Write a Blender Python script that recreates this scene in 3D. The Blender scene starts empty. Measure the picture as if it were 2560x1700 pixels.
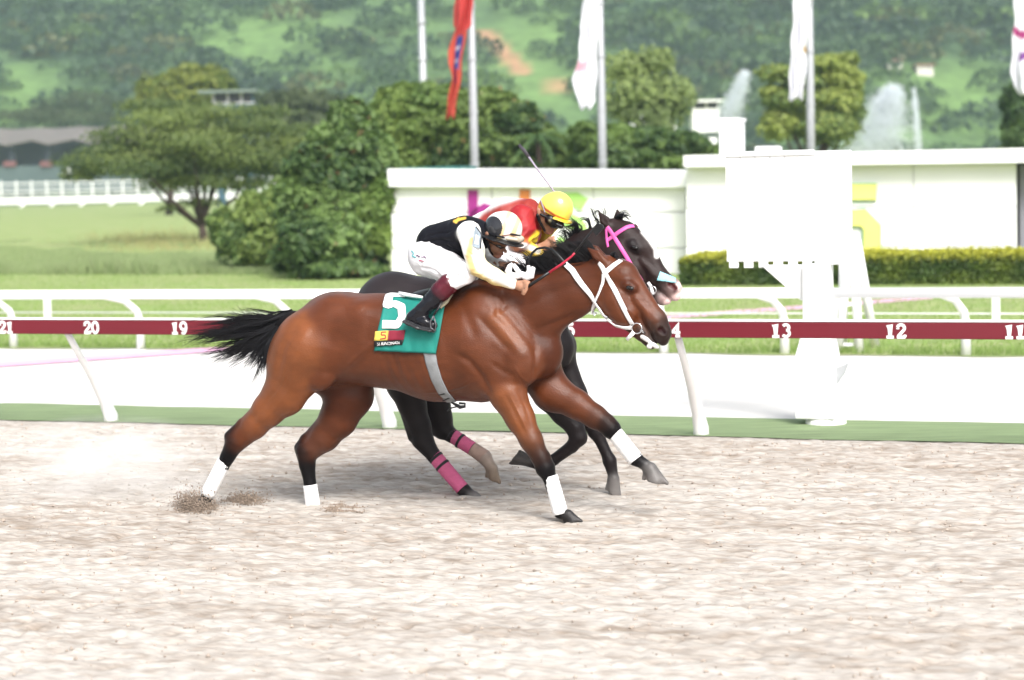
import bpy, bmesh, math, random
import numpy as np
from mathutils import Vector, Matrix
from mathutils.bvhtree import BVHTree
random.seed(7); rng = np.random.default_rng(7)

# ------------------------------------------------------------------ camera, sky, sun, exposure
FPX, PIT, ROL, CH, AL = 5000.0, 0.0781, 0.0229, 2.26, 0.358   # focal length in photo pixels, pitch, roll, height, track angle
sc = bpy.context.scene
cam = bpy.data.cameras.new('camera'); cam_o = bpy.data.objects.new('camera', cam)
sc.collection.objects.link(cam_o); sc.camera = cam_o
cam.sensor_width = 36.0; cam.lens = FPX / 2560 * 36.0; cam.clip_start = 0.1; cam.clip_end = 6000
cam_o.matrix_world = Matrix.Translation((0, 0, CH)) @ Matrix.Rotation(math.pi/2 - PIT, 4, 'X') @ Matrix.Rotation(-ROL, 4, 'Z')
cam.dof.use_dof = True; cam.dof.focus_distance = 13.6; cam.dof.aperture_fstop = 1.7
SUN_EL, SUN_AZ = 43.0, 163.0     # azimuth measured clockwise from +Y: behind the camera and to its right
w = bpy.data.worlds.new('World'); sc.world = w; w.use_nodes = True
nt = w.node_tree; bg = nt.nodes['Background']
sky = nt.nodes.new('ShaderNodeTexSky'); sky.sky_type = 'NISHITA'; sky.sun_disc = False
sky.sun_elevation = math.radians(SUN_EL); sky.sun_rotation = math.radians(SUN_AZ)
sky.air_density = 1.0; sky.dust_density = 4.0; sky.ozone_density = 1.0
hs = nt.nodes.new('ShaderNodeHueSaturation'); hs.inputs['Saturation'].default_value = 0.35
nt.links.new(sky.outputs[0], hs.inputs['Color']); nt.links.new(hs.outputs[0], bg.inputs[0])
bg.inputs[1].default_value = 0.118
sun = bpy.data.lights.new('sun', 'SUN'); sun.energy = 1.8; sun.angle = math.radians(24); sun.color = (1, .975, .94)
sun_o = bpy.data.objects.new('sun', sun); sc.collection.objects.link(sun_o)
_e, _a = math.radians(SUN_EL), math.radians(SUN_AZ)
sdir = Vector((math.sin(_a)*math.cos(_e), math.cos(_a)*math.cos(_e), math.sin(_e)))
sun_o.rotation_euler = sdir.to_track_quat('Z', 'Y').to_euler()
sc.view_settings.view_transform = 'Standard'; sc.view_settings.look = 'None'
sc.view_settings.gamma = 1.0; sc.view_settings.exposure = 1.14; sc.view_settings.use_curve_mapping = False
sc.cycles.use_denoising = True
sc.cycles.max_bounces = 8; sc.cycles.transparent_max_bounces = 16; sc.cycles.volume_bounces = 3
sc.cycles.caustics_reflective = False; sc.cycles.caustics_refractive = False

# ------------------------------------------------------------------ pixels <-> place
def ray(px, py):
    x, y = px - 1280.0, py - 850.0
    cr, sr = math.cos(ROL), math.sin(ROL)
    u, v = x*cr - y*sr, x*sr + y*cr
    c, s = math.cos(PIT), math.sin(PIT)
    return np.array([u/FPX, c - v/FPX*s, -s - v/FPX*c])
def gnd(px, py, z=0.0):
    d = ray(px, py); t = (z - CH)/d[2]
    return np.array([0, 0, CH]) + t*d
CA, SA = math.cos(AL), math.sin(AL)
HD = np.array([CA, -SA, 0.0])          # along the track, to the right of the picture
NC = np.array([-SA, -CA, 0.0])         # across the track, towards the camera
def onplane(px, py, t):                # (s, z) on the upright plane at distance t across the track
    d = ray(px, py); k = t/(-(d @ NC)); P = np.array([0, 0, CH]) + k*d
    return P @ HD, P[2]
def wst(s, t, z=0.0): return HD*s - NC*t + np.array([0, 0, z])
def gst(px, py, z=0.0):
    P = gnd(px, py, z); return P @ HD, -(P @ NC)
def atY(px, py, Y): d = ray(px, py); return np.array([0, 0, CH]) + d*(Y/d[1])

# ------------------------------------------------------------------ objects, meshes, materials
def tag(o, label=None, cat=None, group=None, kind=None):
    if label: o['label'] = label
    if cat: o['category'] = cat
    if group: o['group'] = group
    if kind: o['kind'] = kind
    return o
def link(o, parent=None):
    sc.collection.objects.link(o)
    if parent is not None: o.parent = parent
    return o
def thing(name, label, cat, loc=(0, 0, 0), rz=-AL, group=None):
    o = bpy.data.objects.new(name, None); o.empty_display_size = .2; link(o)
    o.location = loc; o.rotation_euler = (0, 0, rz)
    return tag(o, label, cat, group)
def npmesh(name, V, Fc, m, parent=None, cols=None, smooth=True):
    V = np.asarray(V, np.float32); Fc = np.asarray(Fc, np.int32)
    me = bpy.data.meshes.new(name); k = Fc.shape[1]
    me.vertices.add(len(V)); me.vertices.foreach_set('co', V.ravel())
    me.loops.add(Fc.size); me.loops.foreach_set('vertex_index', Fc.ravel())
    me.polygons.add(len(Fc)); me.polygons.foreach_set('loop_start', np.arange(0, Fc.size, k, dtype=np.int32))
    me.polygons.foreach_set('use_smooth', np.full(len(Fc), smooth))
    if cols is not None:
        a = me.color_attributes.new('col', 'FLOAT_COLOR', 'POINT')
        a.data.foreach_set('color', np.concatenate([cols, np.ones((len(V), 1))], 1).astype(np.float32).ravel())
    me.update(calc_edges=True); me.validate()
    if m: me.materials.append(m)
    o = bpy.data.objects.new(name, me)
    return link(o, parent)
class MB:
    def __init__(self): self.v = []; self.f = []
    def add(self, vs, fs):
        n = len(self.v); self.v += [tuple(map(float, p)) for p in vs]; self.f += [tuple(i+n for i in f) for f in fs]; return self
    def box(self, lo, hi):
        (a, b, c), (d, e, f) = lo, hi
        return self.add([(a,b,c),(d,b,c),(d,e,c),(a,e,c),(a,b,f),(d,b,f),(d,e,f),(a,e,f)],
                        [(0,3,2,1),(4,5,6,7),(0,1,5,4),(1,2,6,5),(2,3,7,6),(3,0,4,7)])
    def prism(self, poly, y0, y1):      # polygon in (s, z) pushed from y0 to y1
        n = len(poly)
        self.add([(p[0], y0, p[1]) for p in poly] + [(p[0], y1, p[1]) for p in poly],
                 [tuple(range(n)), tuple(range(2*n-1, n-1, -1))] + [(i, i+n, (i+1) % n + n, (i+1) % n) for i in range(n)])
        return self
    def tube(self, path, rad, n=10, flat=1.0, up=None, caps=True):
        P = [np.array(p, float) for p in path]; R = rad if hasattr(rad, '__len__') else [rad]*len(P)
        vs = []; fs = []; U = None
        for i, p in enumerate(P):
            t = P[min(i+1, len(P)-1)] - P[max(i-1, 0)]; t = t/(np.linalg.norm(t)+1e-9)
            if U is None:
                U = np.array(up, float) if up is not None else np.array([0, 1.0, 0]) if abs(t[1]) < .9 else np.array([1.0, 0, 0])
            U = U - t*(U @ t); U = U/(np.linalg.norm(U)+1e-9); B = np.cross(t, U)
            for j in range(n):
                a = 2*math.pi*j/n; vs.append(p + R[i]*(math.cos(a)*U*flat + math.sin(a)*B))
        for i in range(len(P)-1):
            for j in range(n): fs.append((i*n+j, i*n+(j+1) % n, (i+1)*n+(j+1) % n, (i+1)*n+j))
        if caps: fs += [tuple(range(n-1, -1, -1)), tuple((len(P)-1)*n+j for j in range(n))]
        return self.add(vs, fs)
    def build(self, name, m, parent=None, smooth=False, bevel=0):
        me = bpy.data.meshes.new(name); me.from_pydata(self.v, [], self.f)
        if m: me.materials.append(m)
        bm = bmesh.new(); bm.from_mesh(me); bmesh.ops.recalc_face_normals(bm, faces=bm.faces); bm.to_mesh(me); bm.free()
        if smooth: me.polygons.foreach_set('use_smooth', [True]*len(me.polygons))
        me.update()
        o = bpy.data.objects.new(name, me); link(o, parent)
        if bevel:
            b = o.modifiers.new('bevel', 'BEVEL'); b.width = bevel; b.segments = 2; b.limit_method = 'ANGLE'
        return o
MATS = {}
def mat(name, col, rough=.6, var=.12, scale=6.0, bump=0.0, bscale=60.0, spec=.4, attr=False, stretch=None, along=None, sheen=0, trans=0, col2=None, metal=0, coat=0, detail=4, lumspec=None):
    if name in MATS: return MATS[name]
    m = bpy.data.materials.new(name); m.use_nodes = True; n = m.node_tree.nodes; L = m.node_tree.links
    p = n['Principled BSDF']; p.inputs['Roughness'].default_value = rough; p.inputs['Specular IOR Level'].default_value = spec
    p.inputs['Metallic'].default_value = metal; p.inputs['Coat Weight'].default_value = coat
    if sheen: p.inputs['Sheen Weight'].default_value = sheen
    tc = n.new('ShaderNodeTexCoord'); src = tc.outputs['Object']
    if stretch:
        mp = n.new('ShaderNodeMapping'); mp.inputs['Scale'].default_value = stretch; L.new(src, mp.inputs[0]); src = mp.outputs[0]
    if along:                                # drawn out along the track
        mp = n.new('ShaderNodeMapping'); mp.vector_type = 'TEXTURE'; mp.inputs['Rotation'].default_value = (0, 0, -AL); mp.inputs['Scale'].default_value = along; L.new(src, mp.inputs[0]); src = mp.outputs[0]
    nz = n.new('ShaderNodeTexNoise'); nz.inputs['Scale'].default_value = scale; nz.inputs['Detail'].default_value = detail; L.new(src, nz.inputs['Vector'])
    if attr:
        a = n.new('ShaderNodeVertexColor'); a.layer_name = 'col'; base = a.outputs[0]
    else:
        rgb = n.new('ShaderNodeRGB'); rgb.outputs[0].default_value = (*col, 1); base = rgb.outputs[0]
    if col2:
        r = n.new('ShaderNodeValToRGB'); r.color_ramp.elements[0].position = .38; r.color_ramp.elements[1].position = .62
        nz2 = n.new('ShaderNodeTexNoise'); nz2.inputs['Scale'].default_value = scale*.35; nz2.inputs['Detail'].default_value = 6; L.new(src, nz2.inputs['Vector'])
        L.new(nz2.outputs[0], r.inputs[0])
        mx0 = n.new('ShaderNodeMix'); mx0.data_type = 'RGBA'; L.new(r.outputs[0], mx0.inputs[0]); L.new(base, mx0.inputs[6]); mx0.inputs[7].default_value = (*col2, 1); base = mx0.outputs[2]
    mr = n.new('ShaderNodeMapRange'); mr.inputs[1].default_value = .25; mr.inputs[2].default_value = .75
    mr.inputs[3].default_value = 1 - var; mr.inputs[4].default_value = 1 + var; L.new(nz.outputs[0], mr.inputs[0])
    mx = n.new('ShaderNodeMix'); mx.data_type = 'RGBA'; mx.blend_type = 'MULTIPLY'; mx.inputs[0].default_value = 1
    L.new(base, mx.inputs[6]); L.new(mr.outputs[0], mx.inputs[7]); L.new(mx.outputs[2], p.inputs['Base Color'])
    if lumspec:                              # less specular on dark colours against sky reflection, more on lighter ones
        bw = n.new('ShaderNodeRGBToBW'); L.new(base, bw.inputs[0]); q = n.new('ShaderNodeMapRange'); q.inputs[1].default_value = .006; q.inputs[2].default_value = .05
        q.inputs[3].default_value = lumspec[0]; q.inputs[4].default_value = lumspec[1]; L.new(bw.outputs[0], q.inputs[0]); L.new(q.outputs[0], p.inputs['Specular IOR Level'])
    if bump:
        nb = n.new('ShaderNodeTexNoise'); nb.inputs['Scale'].default_value = bscale; nb.inputs['Detail'].default_value = 5; L.new(src, nb.inputs['Vector'])
        b = n.new('ShaderNodeBump'); b.inputs['Strength'].default_value = bump; b.inputs['Distance'].default_value = .02; L.new(nb.outputs[0], b.inputs['Height']); L.new(b.outputs[0], p.inputs['Normal'])
    if trans:
        p.inputs['Transmission Weight'].default_value = 0
        tr = n.new('ShaderNodeBsdfTranslucent'); L.new(mx.outputs[2], tr.inputs[0]); ms = n.new('ShaderNodeMixShader'); ms.inputs[0].default_value = trans
        L.new(p.outputs[0], ms.inputs[1]); L.new(tr.outputs[0], ms.inputs[2]); L.new(ms.outputs[0], n['Material Output'].inputs[0])
    MATS[name] = m; return m
def vnoise(x, y, seed=0):               # smooth value noise on a lattice
    g = np.random.default_rng(seed).random((256, 256)).astype(np.float32)
    xi = np.floor(x).astype(int); yi = np.floor(y).astype(int); fx = x - xi; fy = y - yi
    fx = fx*fx*(3-2*fx); fy = fy*fy*(3-2*fy); a = g[xi & 255, yi & 255]; b = g[(xi+1) & 255, yi & 255]; c = g[xi & 255, (yi+1) & 255]; d = g[(xi+1) & 255, (yi+1) & 255]
    return (a*(1-fx)+b*fx)*(1-fy) + (c*(1-fx)+d*fx)*fy - .5

# white things of the course
white = mat('white_paint', (.80, .80, .80), .45, .04, 3)
# ------------------------------------------------------------------ ground
def sheet(name, s0, s1, t0, t1, z, m, kind='structure'):
    V = [wst(s0, t0, z), wst(s1, t0, z), wst(s1, t1, z), wst(s0, t1, z)]
    o = npmesh(name, V, [[0, 1, 2, 3]], m); return tag(o, kind=kind)
m_ground = mat('m_ground', (.10, .15, .045), .9, .25, .3, col2=(.13, .15, .06))
m_lawn = mat('m_lawn', (.215, .30, .085), .9, .16, 3.0, bump=.5, bscale=40, col2=(.285, .32, .135), stretch=(.5, 1, 1))
m_turf = mat('m_turf', (.19, .255, .125), .9, .22, 5.0, bump=.4, bscale=90, stretch=(.35, 2.2, 1))
m_sand2 = mat('m_inner_sand', (.66, .64, .61), .95, .08, 1.5, bump=.3, bscale=30)
# ground reaches the horizon
npmesh('ground', [(-2500, -300, -.07), (2500, -300, -.07), (2500, 4000, -.07), (-2500, 4000, -.07)], [[0, 1, 2, 3]], m_ground)['kind'] = 'structure'
T_TURF0, T_TURF1, T_GRASS = 16.95, 18.32, 25.0
def wavy_sheet(name, s0, s1, ta, tb, z, m, amp, seed, n=400):
    s = np.linspace(s0, s1, n); V = []; F = []
    wob = lambda k: amp*(vnoise(s*1.3 + 500, s*0 + k + .5, seed)*1.4 + vnoise(s*4 + 900, s*0 + k + .5, seed+1)*.7)
    a = wob(3); b = wob(9)
    for i in range(n):
        V += [wst(s[i], ta + a[i], z), wst(s[i], tb + b[i], z)]
    for i in range(n-1): F.append([2*i, 2*i+2, 2*i+3, 2*i+1])
    o = npmesh(name, V, F, m); return tag(o, kind='structure')
wavy_sheet('turf_strip', -60, 60, T_TURF0, T_TURF1, .006, m_turf, .09, 3)
sheet('inner_track', -120, 120, T_TURF1-.5, T_GRASS+.6, .0, m_sand2)
wavy_sheet('lawn', -400, 400, T_GRASS, 420, .008, m_lawn, .22, 11, 2600)

# the harrowed sand the horses run on: real relief, ridges drawn along the track
def grid_axis(a, b, lo, hi, d): return np.concatenate([np.linspace(lo, a, 8)[:-1], np.arange(a, b, d), np.linspace(b, hi, 8)])
S = grid_axis(-12.4, 1.6, -90, 90, .021); T = grid_axis(7.9, T_TURF0 - .05, -40, T_TURF0 + .35, .023)
SS, TT = np.meshgrid(S, T, indexing='ij')
def sand_h(s, t):
    h = vnoise(s*12 + 100, t*20 + 100, 1)*.014 + vnoise(s*22 + 100, t*24 + 100, 2)*.013 + vnoise(s*4 + 70, t*7 + 70, 4)*.010 + vnoise(s*.5 + 10, t*1.1 + 10, 5)*.03
    hole = np.clip(vnoise(s*9 + 30, t*11 + 60, 6) - .28, 0, 1)
    return h - hole*.10
env = np.clip((T_TURF0 + .2 - TT)/.5, 0, 1)*np.clip((8.6 - abs(SS + 5.4))/1.5, 0.0, 1)
ZZ = sand_h(SS, TT)*env
P = SS[..., None]*HD - TT[..., None]*NC; P[..., 2] = ZZ - .004
ns, ntt = SS.shape; idx = np.arange(ns*ntt).reshape(ns, ntt)
Fq = np.stack([idx[:-1, :-1], idx[1:, :-1], idx[1:, 1:], idx[:-1, 1:]], -1).reshape(-1, 4)
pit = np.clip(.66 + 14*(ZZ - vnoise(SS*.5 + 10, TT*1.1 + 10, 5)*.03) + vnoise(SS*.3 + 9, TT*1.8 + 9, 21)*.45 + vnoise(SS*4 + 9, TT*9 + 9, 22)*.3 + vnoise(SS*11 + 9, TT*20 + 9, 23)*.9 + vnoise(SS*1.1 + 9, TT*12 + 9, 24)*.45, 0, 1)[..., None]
csand = (np.array([.275, .226, .183])*(1-pit) + np.array([.465, .428, .388])*pit).reshape(-1, 3)  # low spots coloured darker to boost the faint relief shading, plus random mottling
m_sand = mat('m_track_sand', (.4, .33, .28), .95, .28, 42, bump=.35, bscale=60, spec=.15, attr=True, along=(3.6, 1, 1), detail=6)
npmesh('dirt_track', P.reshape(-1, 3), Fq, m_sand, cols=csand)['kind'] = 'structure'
# crumbs of sand thrown up along the track
def crumbs(name, pts, rad, m, col):
    n = len(pts); oc = np.array([(1,0,0),(-1,0,0),(0,1,0),(0,-1,0),(0,0,1),(0,0,-1)], float)
    tr = np.array([(0,2,4),(2,1,4),(1,3,4),(3,0,4),(2,0,5),(1,2,5),(3,1,5),(0,3,5)])
    jit = rng.uniform(.6, 1.3, (n, 6, 1))
    V = (pts[:, None, :] + oc[None]*jit*rad[:, None, None]).reshape(-1, 3); F = (tr[None] + (np.arange(n)*6)[:, None, None]).reshape(-1, 3)
    c = np.repeat(col, 6, 0) if col is not None else None
    return npmesh(name, V, F, m, cols=c, smooth=False)
n = 5000; s_ = rng.uniform(-12, 1.5, n); t_ = rng.uniform(7.8, 16.8, n); r_ = .004 + .012*rng.random(n)**4
p_ = s_[:, None]*HD - t_[:, None]*NC; p_[:, 2] = sand_h(s_, t_) + .001
crumbs('sand_crumbs', p_, r_, m_sand, np.array([.38, .32, .27])*rng.uniform(.8, 1.15, (n, 1)))['kind'] = 'stuff'

# short lawn grass and the rough taller strip
def blades(name, base, hgt, wid, m, cols, lean=.35):
    n = len(base); a = rng.uniform(0, 6.283, n); d = np.stack([np.cos(a), np.sin(a), a*0], 1)*wid[:, None]
    l = rng.normal(0, lean, (n, 2))*hgt[:, None]; tip = base + np.stack([l[:, 0], l[:, 1], hgt], 1)
    V = np.stack([base - d, base + d, tip], 1).reshape(-1, 3); F = np.arange(3*n).reshape(-1, 3)
    o = npmesh(name, V, F, m, cols=np.repeat(cols, 3, 0), smooth=False); return tag(o, kind='stuff')
m_blade = mat('m_grass_blade', (.1, .2, .05), .8, .1, 2, attr=True, trans=.35, spec=.2)
def blade_cols(n, a, b): k = rng.random((n, 1)); return np.array(a)*k + np.array(b)*(1-k)
n = 70000; t_ = 25.15 + 24*rng.random(n)**1.5; s_ = (rng.random(n) - .5)*2*(.30*t_ + 2) - t_*.36*0
# keep to what lies in the view cone: along-track centre drifts with distance
ctr = t_*math.tan(AL)*-1.0
p_ = (s_ + ctr)[:, None]*HD - t_[:, None]*NC; p_[:, 2] = .005
h_ = rng.uniform(.03, .075, n); edge = np.clip(1 - (t_ - 25)/1.2, 0, 1); h_ *= 1 + 1.2*edge*(vnoise(s_*.9 + 50, t_ + 50, 31) + .5)
blades('lawn_grass', p_, h_, np.full(n, .008), m_blade, blade_cols(n, (.29, .39, .12), (.21, .32, .085)))
n = 60000; px_ = rng.uniform(-60, 960, n); py_ = rng.uniform(602, 688, n)
q_ = np.array([gnd(a, b) for a, b in zip(px_, py_)]); q_[:, 2] = 0
den = vnoise(px_/90 + 20, py_/14 + 20, 33) + .62*(py_ > 640) ; keep = den > .12; q_ = q_[keep]; k_ = (py_[keep] - 600)/90
h_ = (.10 + .45*np.clip(vnoise(px_[keep]/60 + 7, py_[keep]/12 + 7, 34) + .45, 0, 1))*(.35 + .65*k_)
blades('rough_grass', q_, h_, np.full(len(q_), .018), m_blade, blade_cols(len(q_), (.33, .38, .20), (.25, .34, .14)))
n = 2600; px_ = rng.normal(400, 90, n); py_ = rng.normal(605, 13, n); q_ = np.array([gnd(a, max(b, 560)) for a, b in zip(px_, py_)])
blades('dry_weeds', q_, rng.uniform(.1, .45, n), np.full(n, .02), m_blade, blade_cols(n, (.38, .33, .16), (.32, .36, .15)))

# pale pink band laid slantwise over the inner track and the lawn
a0, a1 = gnd(-60, 917), gnd(640, 868); b1 = gnd(2330, 745)
m_pink = mat('m_pink_band', (.70, .40, .56), .8, .1, 4)
mb = MB(); q = [a0, gnd(300, 892), gnd(640, 868), gnd(1100, 835), gnd(1770, 787), b1]; nrm = np.array([SA*.3, CA, 0])
vs = []; fs = []
for i, p in enumerate(q):
    wd = .52 if i < 3 else .48; vs += [p + [0, 0, .014] - nrm*wd, p + [0, 0, .014] + nrm*wd]
for i in range(len(q)-1): fs.append((2*i, 2*i+2, 2*i+3, 2*i+1))
mb.add(vs, fs); mb.build('ground_band', m_pink)['kind'] = 'structure'

# ------------------------------------------------------------------ lettering drawn as strokes with slab ends
def strokes(kind, h):
    import math as _m
    def arc(cx, cy, rx, ry, a0, a1, n=10): return [(cx + rx*_m.cos(_m.radians(a0 + (a1-a0)*i/n)), cy + ry*_m.sin(_m.radians(a0 + (a1-a0)*i/n))) for i in range(n+1)]
    D = {'1': [[(.08, .78), (.3, .9), (.3, .08)], [(.05, .07), (.55, .07)]],
         '2': [arc(.32, .70, .24, .23, 170, -35) + [(.1, .1)], [(.04, .07), (.62, .07)], [(.59, .07), (.59, .24)], [(.10, .70), (.10, .62)]],
         '3': [arc(.3, .70, .22, .21, 150, -80), arc(.3, .30, .25, .23, 85, -150)],
         '4': [[(.44, .05), (.44, .93), (.05, .33), (.64, .33)], [(.28, .07), (.62, .07)]],
         '9': [arc(.33, .64, .25, .28, 0, 360, 16), arc(.33, .55, .25, .48, 10, -125)],
         '6': [arc(.33, .36, .25, .28, 0, 360, 16), arc(.33, .45, .25, .48, 190, 55)],
         '7': [[(.06, .78), (.06, .92), (.62, .92), (.3, .05)]],
         '8': [arc(.33, .70, .20, .20, 0, 360, 14), arc(.33, .29, .25, .23, 0, 360, 14)],
         '0': [arc(.33, .5, .26, .43, 0, 360, 18)],
         '5': [[(.60, .90), (.14, .90), (.14, .55)] + arc(.33, .34, .27, .27, 110, -150)]}
    return [[(x*h, y*h) for x, y in s] for s in D[kind]]
def draw(mb, st, wd, ox, oz, y0, y1):
    for pl in st:
        P = [np.array(p) + [ox, oz] for p in pl]; L_, R_ = [], []
        for i, p in enumerate(P):
            d = P[min(i+1, len(P)-1)] - P[max(i-1, 0)]; d = d/(np.linalg.norm(d)+1e-9)
            if 0 < i < len(P)-1:
                d1 = P[i]-P[i-1]; d2 = P[i+1]-P[i]; d1 = d1/(np.linalg.norm(d1)+1e-9); d2 = d2/(np.linalg.norm(d2)+1e-9)
                c = max(.5, math.sqrt(max(0, (1 + d1 @ d2)/2)))
            else: c = 1
            n_ = np.array([-d[1], d[0]])*wd/2/c; L_.append(p+n_); R_.append(p-n_)
        n = len(P); vs = [(q[0], y0, q[1]) for q in L_+R_] + [(q[0], y1, q[1]) for q in L_+R_]
        fs = []
        for i in range(n-1):
            fs += [(i, i+1, n+i+1, n+i), (2*n+i, 3*n+i, 3*n+i+1, 2*n+i+1), (i, 2*n+i, 2*n+i+1, i+1), (n+i, n+i+1, 3*n+i+1, 3*n+i)]
        fs += [(0, n, 3*n, 2*n), (n-1, 3*n-1, 4*n-1, 2*n-1)]
        mb.add(vs, fs)

# ------------------------------------------------------------------ the maroon running rail with metre numbers
m_maroon = mat('m_maroon', (.135, .009, .018), .42, .10, 2.5, stretch=(.3, 3, 3), bump=.05, bscale=20)
T_RAIL = 16.32
s_l, z_top = onplane(0, 794, T_RAIL); s_r, z_topr = onplane(2560, 800, T_RAIL)
RZ = (z_top + z_topr)/2
rail = thing('running_rail', 'long maroon running rail with white metre numbers on slanting white posts', 'rail', wst(0, T_RAIL, 0))
mb = MB().box((-45, -.03, RZ-.155), (30, .03, RZ-.02)); mb.build('rail_beam', m_maroon, rail, bevel=.008)
mb = MB().box((-45, -.036, RZ-.018), (30, .036, RZ)); mb.build('rail_cap', white, rail, bevel=.005)
s13, _ = onplane(1957, 822, T_RAIL)
s12, _ = onplane(2245, 822, T_RAIL); s20, _ = onplane(234, 816, T_RAIL); sp = (s13 - s20)/7
for n_ in range(26, 5, -1):
    o = s13 + (13 - n_)*sp; mb = MB(); tx = str(n_); hh = .118
    for i, ch in enumerate(tx): draw(mb, strokes(ch, hh), .024, o + (-.088 if i == 0 else -.002), RZ - .148, -.0345, -.031)
    mb.build('number', white, rail)
f1 = gst(277, 1053); f3 = gst(1753, 1087); psp = (f3[0]-f1[0])/2; t_f = (f1[1]+f3[1])/2
for i in range(-8, 9):
    s0 = f1[0] + psp*i; dt = t_f - T_RAIL
    path = [(s0, dt, -.05), (s0, dt, .06), (s0, dt*.86, .22), (s0, dt*.60, .47), (s0, dt*.30, .72), (s0, .03, RZ-.13)]
    MB().tube(path, [.075, .070, .056, .042, .034, .032], 12).build('post', white, rail, smooth=True)

# ------------------------------------------------------------------ the white rail on the far side of the inner track
T_W = 24.4; _, zw = onplane(250, 722, T_W); _, zwr = onplane(2300, 722, T_W); 
wr = thing('white_running_rail', 'thick white running rail on curved white posts at the lawn edge', 'rail', wst(0, T_W, 0))
zz = (zw + zwr)/2; _, zb = onplane(250, 745, T_W); rh = zw - zb
s_gap0, _ = onplane(2003, 735, T_W); s_gap1, _ = onplane(2062, 735, T_W)
for a, b in ((-30, s_gap0), (s_gap1, 30)):
    pts = [(a, 0, zz - rh/2), (b, 0, zz - rh/2)]
    MB().tube(pts, rh/2, 16, flat=.55).build('rail_beam', white, wr, smooth=True)
for px in (-420, -90, 232, 612, 1150, 1560, 1868, 2330, 2800):
    s0, _ = onplane(px, 745, T_W)
    path = [(s0 + .30, .75, -.03), (s0 + .30, .75, zz*.45), (s0 + .28, .70, zz*.62), (s0 + .2, .5, zz*.8), (s0 + .06, .15, zz-rh*.7), (s0, .02, zz-rh*.7)]
    MB().tube(path, [.066, .055, .052, .048, .044, .04], 12).build('post', white, wr, smooth=True)
# thin low line and slim posts on the lawn behind it
lf = thing('low_lawn_fence', 'low thin white wire fence with slim square posts behind the thick rail', 'fence', wst(0, 29.5, 0))
for zc, r in ((.22, .012),):
    MB().tube([(-32, 0, zc), (32, 0, zc)], r, 8).build('fence_wire', white, lf, smooth=True)
for px in (-700, 120, 950, 1650, 2090, 2490, 2900):
    s0, _ = onplane(px, 800, 29.5); MB().box((s0-.055, -.04, 0), (s0+.055, .04, onplane(px, 742, 29.5)[1])).build('post', white, lf, bevel=.006)

# ------------------------------------------------------------------ slatted finish board on its column
BT = 18.05; bs, _ = onplane(2065, 1060, BT)
bd = thing('finish_board', 'large white slatted board on a bracketed white column beside the maroon rail', 'board', wst(bs, BT, 0))
_L = lambda px, py, t=BT: (onplane(px, py, t)[0] - bs, onplane(px, py, t)[1])
x0, zb0 = _L(1822, 655); x1, zt1 = _L(2128, 375); _, zt0 = _L(1860, 383); x2, _ = _L(2036, 400)
for px in (1822, 1859, 1896, 1933, 1970, 2006):
    a, _ = _L(px - 5, 500); b, _ = _L(px + 31, 500); c, _ = _L(px, 500); d, _ = _L(px + 23, 500)
    MB().box((a, -.03, zb0 + .005), (b, .0, zt1 - .034)).box((c, -.027, zb0 - .055), (d, -.003, zb0 + .005)).build('slat', white, bd, bevel=.004)
MB().box((x2 - .0, -.045, zb0 - .03), (x1, .03, zt1)).build('side_panel', white, bd, bevel=.01)
zs0, zs1 = _L(1950, 429)[1], _L(1950, 413)[1]
for z0, z1 in ((zb0, (zb0+zs0)/2 - .002), ((zb0+zs0)/2 + .002, zs0), (zs1, zt1 - .036)):
    MB().box((x0 - .01, .004, z0), (x2 - .004, .04, z1)).build('crosspiece', white, bd, bevel=.004)
MB().box((x0 - .03, -.05, zt1 - .032), (x2 - .004, .05, zt1 + .012)).build('top_rail', white, bd, bevel=.006)
c0, _ = _L(2012, 700); c1, _ = _L(2078, 700); d0, _ = _L(1996, 900); d1, _ = _L(2092, 900)
zc = _L(2040, 860)[1]
mb = MB(); pr = [((c0, c1), zb0 - .02, .11), ((c0, c1), zc + .15, .12), ((d0, d1), zc - .1, .15), ((d0-.0, d1+.01), .06, .17)]
vs = []; fs = []
for (a, b), z, y in pr: vs += [(a, -y, z), (b, -y, z), (b, y, z), (a, y, z)]
for i in range(len(pr)-1):
    for j in range(4): fs.append((4*i+j, 4*i+(j+1) % 4, 4*i+4+(j+1) % 4, 4*i+4+j))
fs += [(3, 2, 1, 0), tuple(4*(len(pr)-1)+j for j in range(4))]
mb.add(vs, fs).build('column', white, bd, bevel=.012)
b0, zbr = _L(1905, 668); b1, zbr1 = _L(2016, 745)
MB().prism([(b0, zb0 - .03), (c0 - .003, zb0 - .03), (c0 - .003, zbr1 - .02), (c0 - .03, zbr1 - .02)], -.05, .05).build('bracket', white, bd, bevel=.008)
MB().tube([(0, 0, -.02), (0, 0, .03), (0, 0, .06)], [.19, .185, .15], 20).build('foot', white, bd, smooth=False)
m_grey = mat('m_grey_piece', (.35, .36, .38), .4, .1, 5)
MB().prism([(d1 + .005, .52), (d1 + .11, .56), (d1 + .075, .47), (d1 - .005, .36)], -.04, .0).build('grey_piece', m_grey, bd, bevel=.004)  # grey piece modelled from bolt and bracket shading on the column
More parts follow.
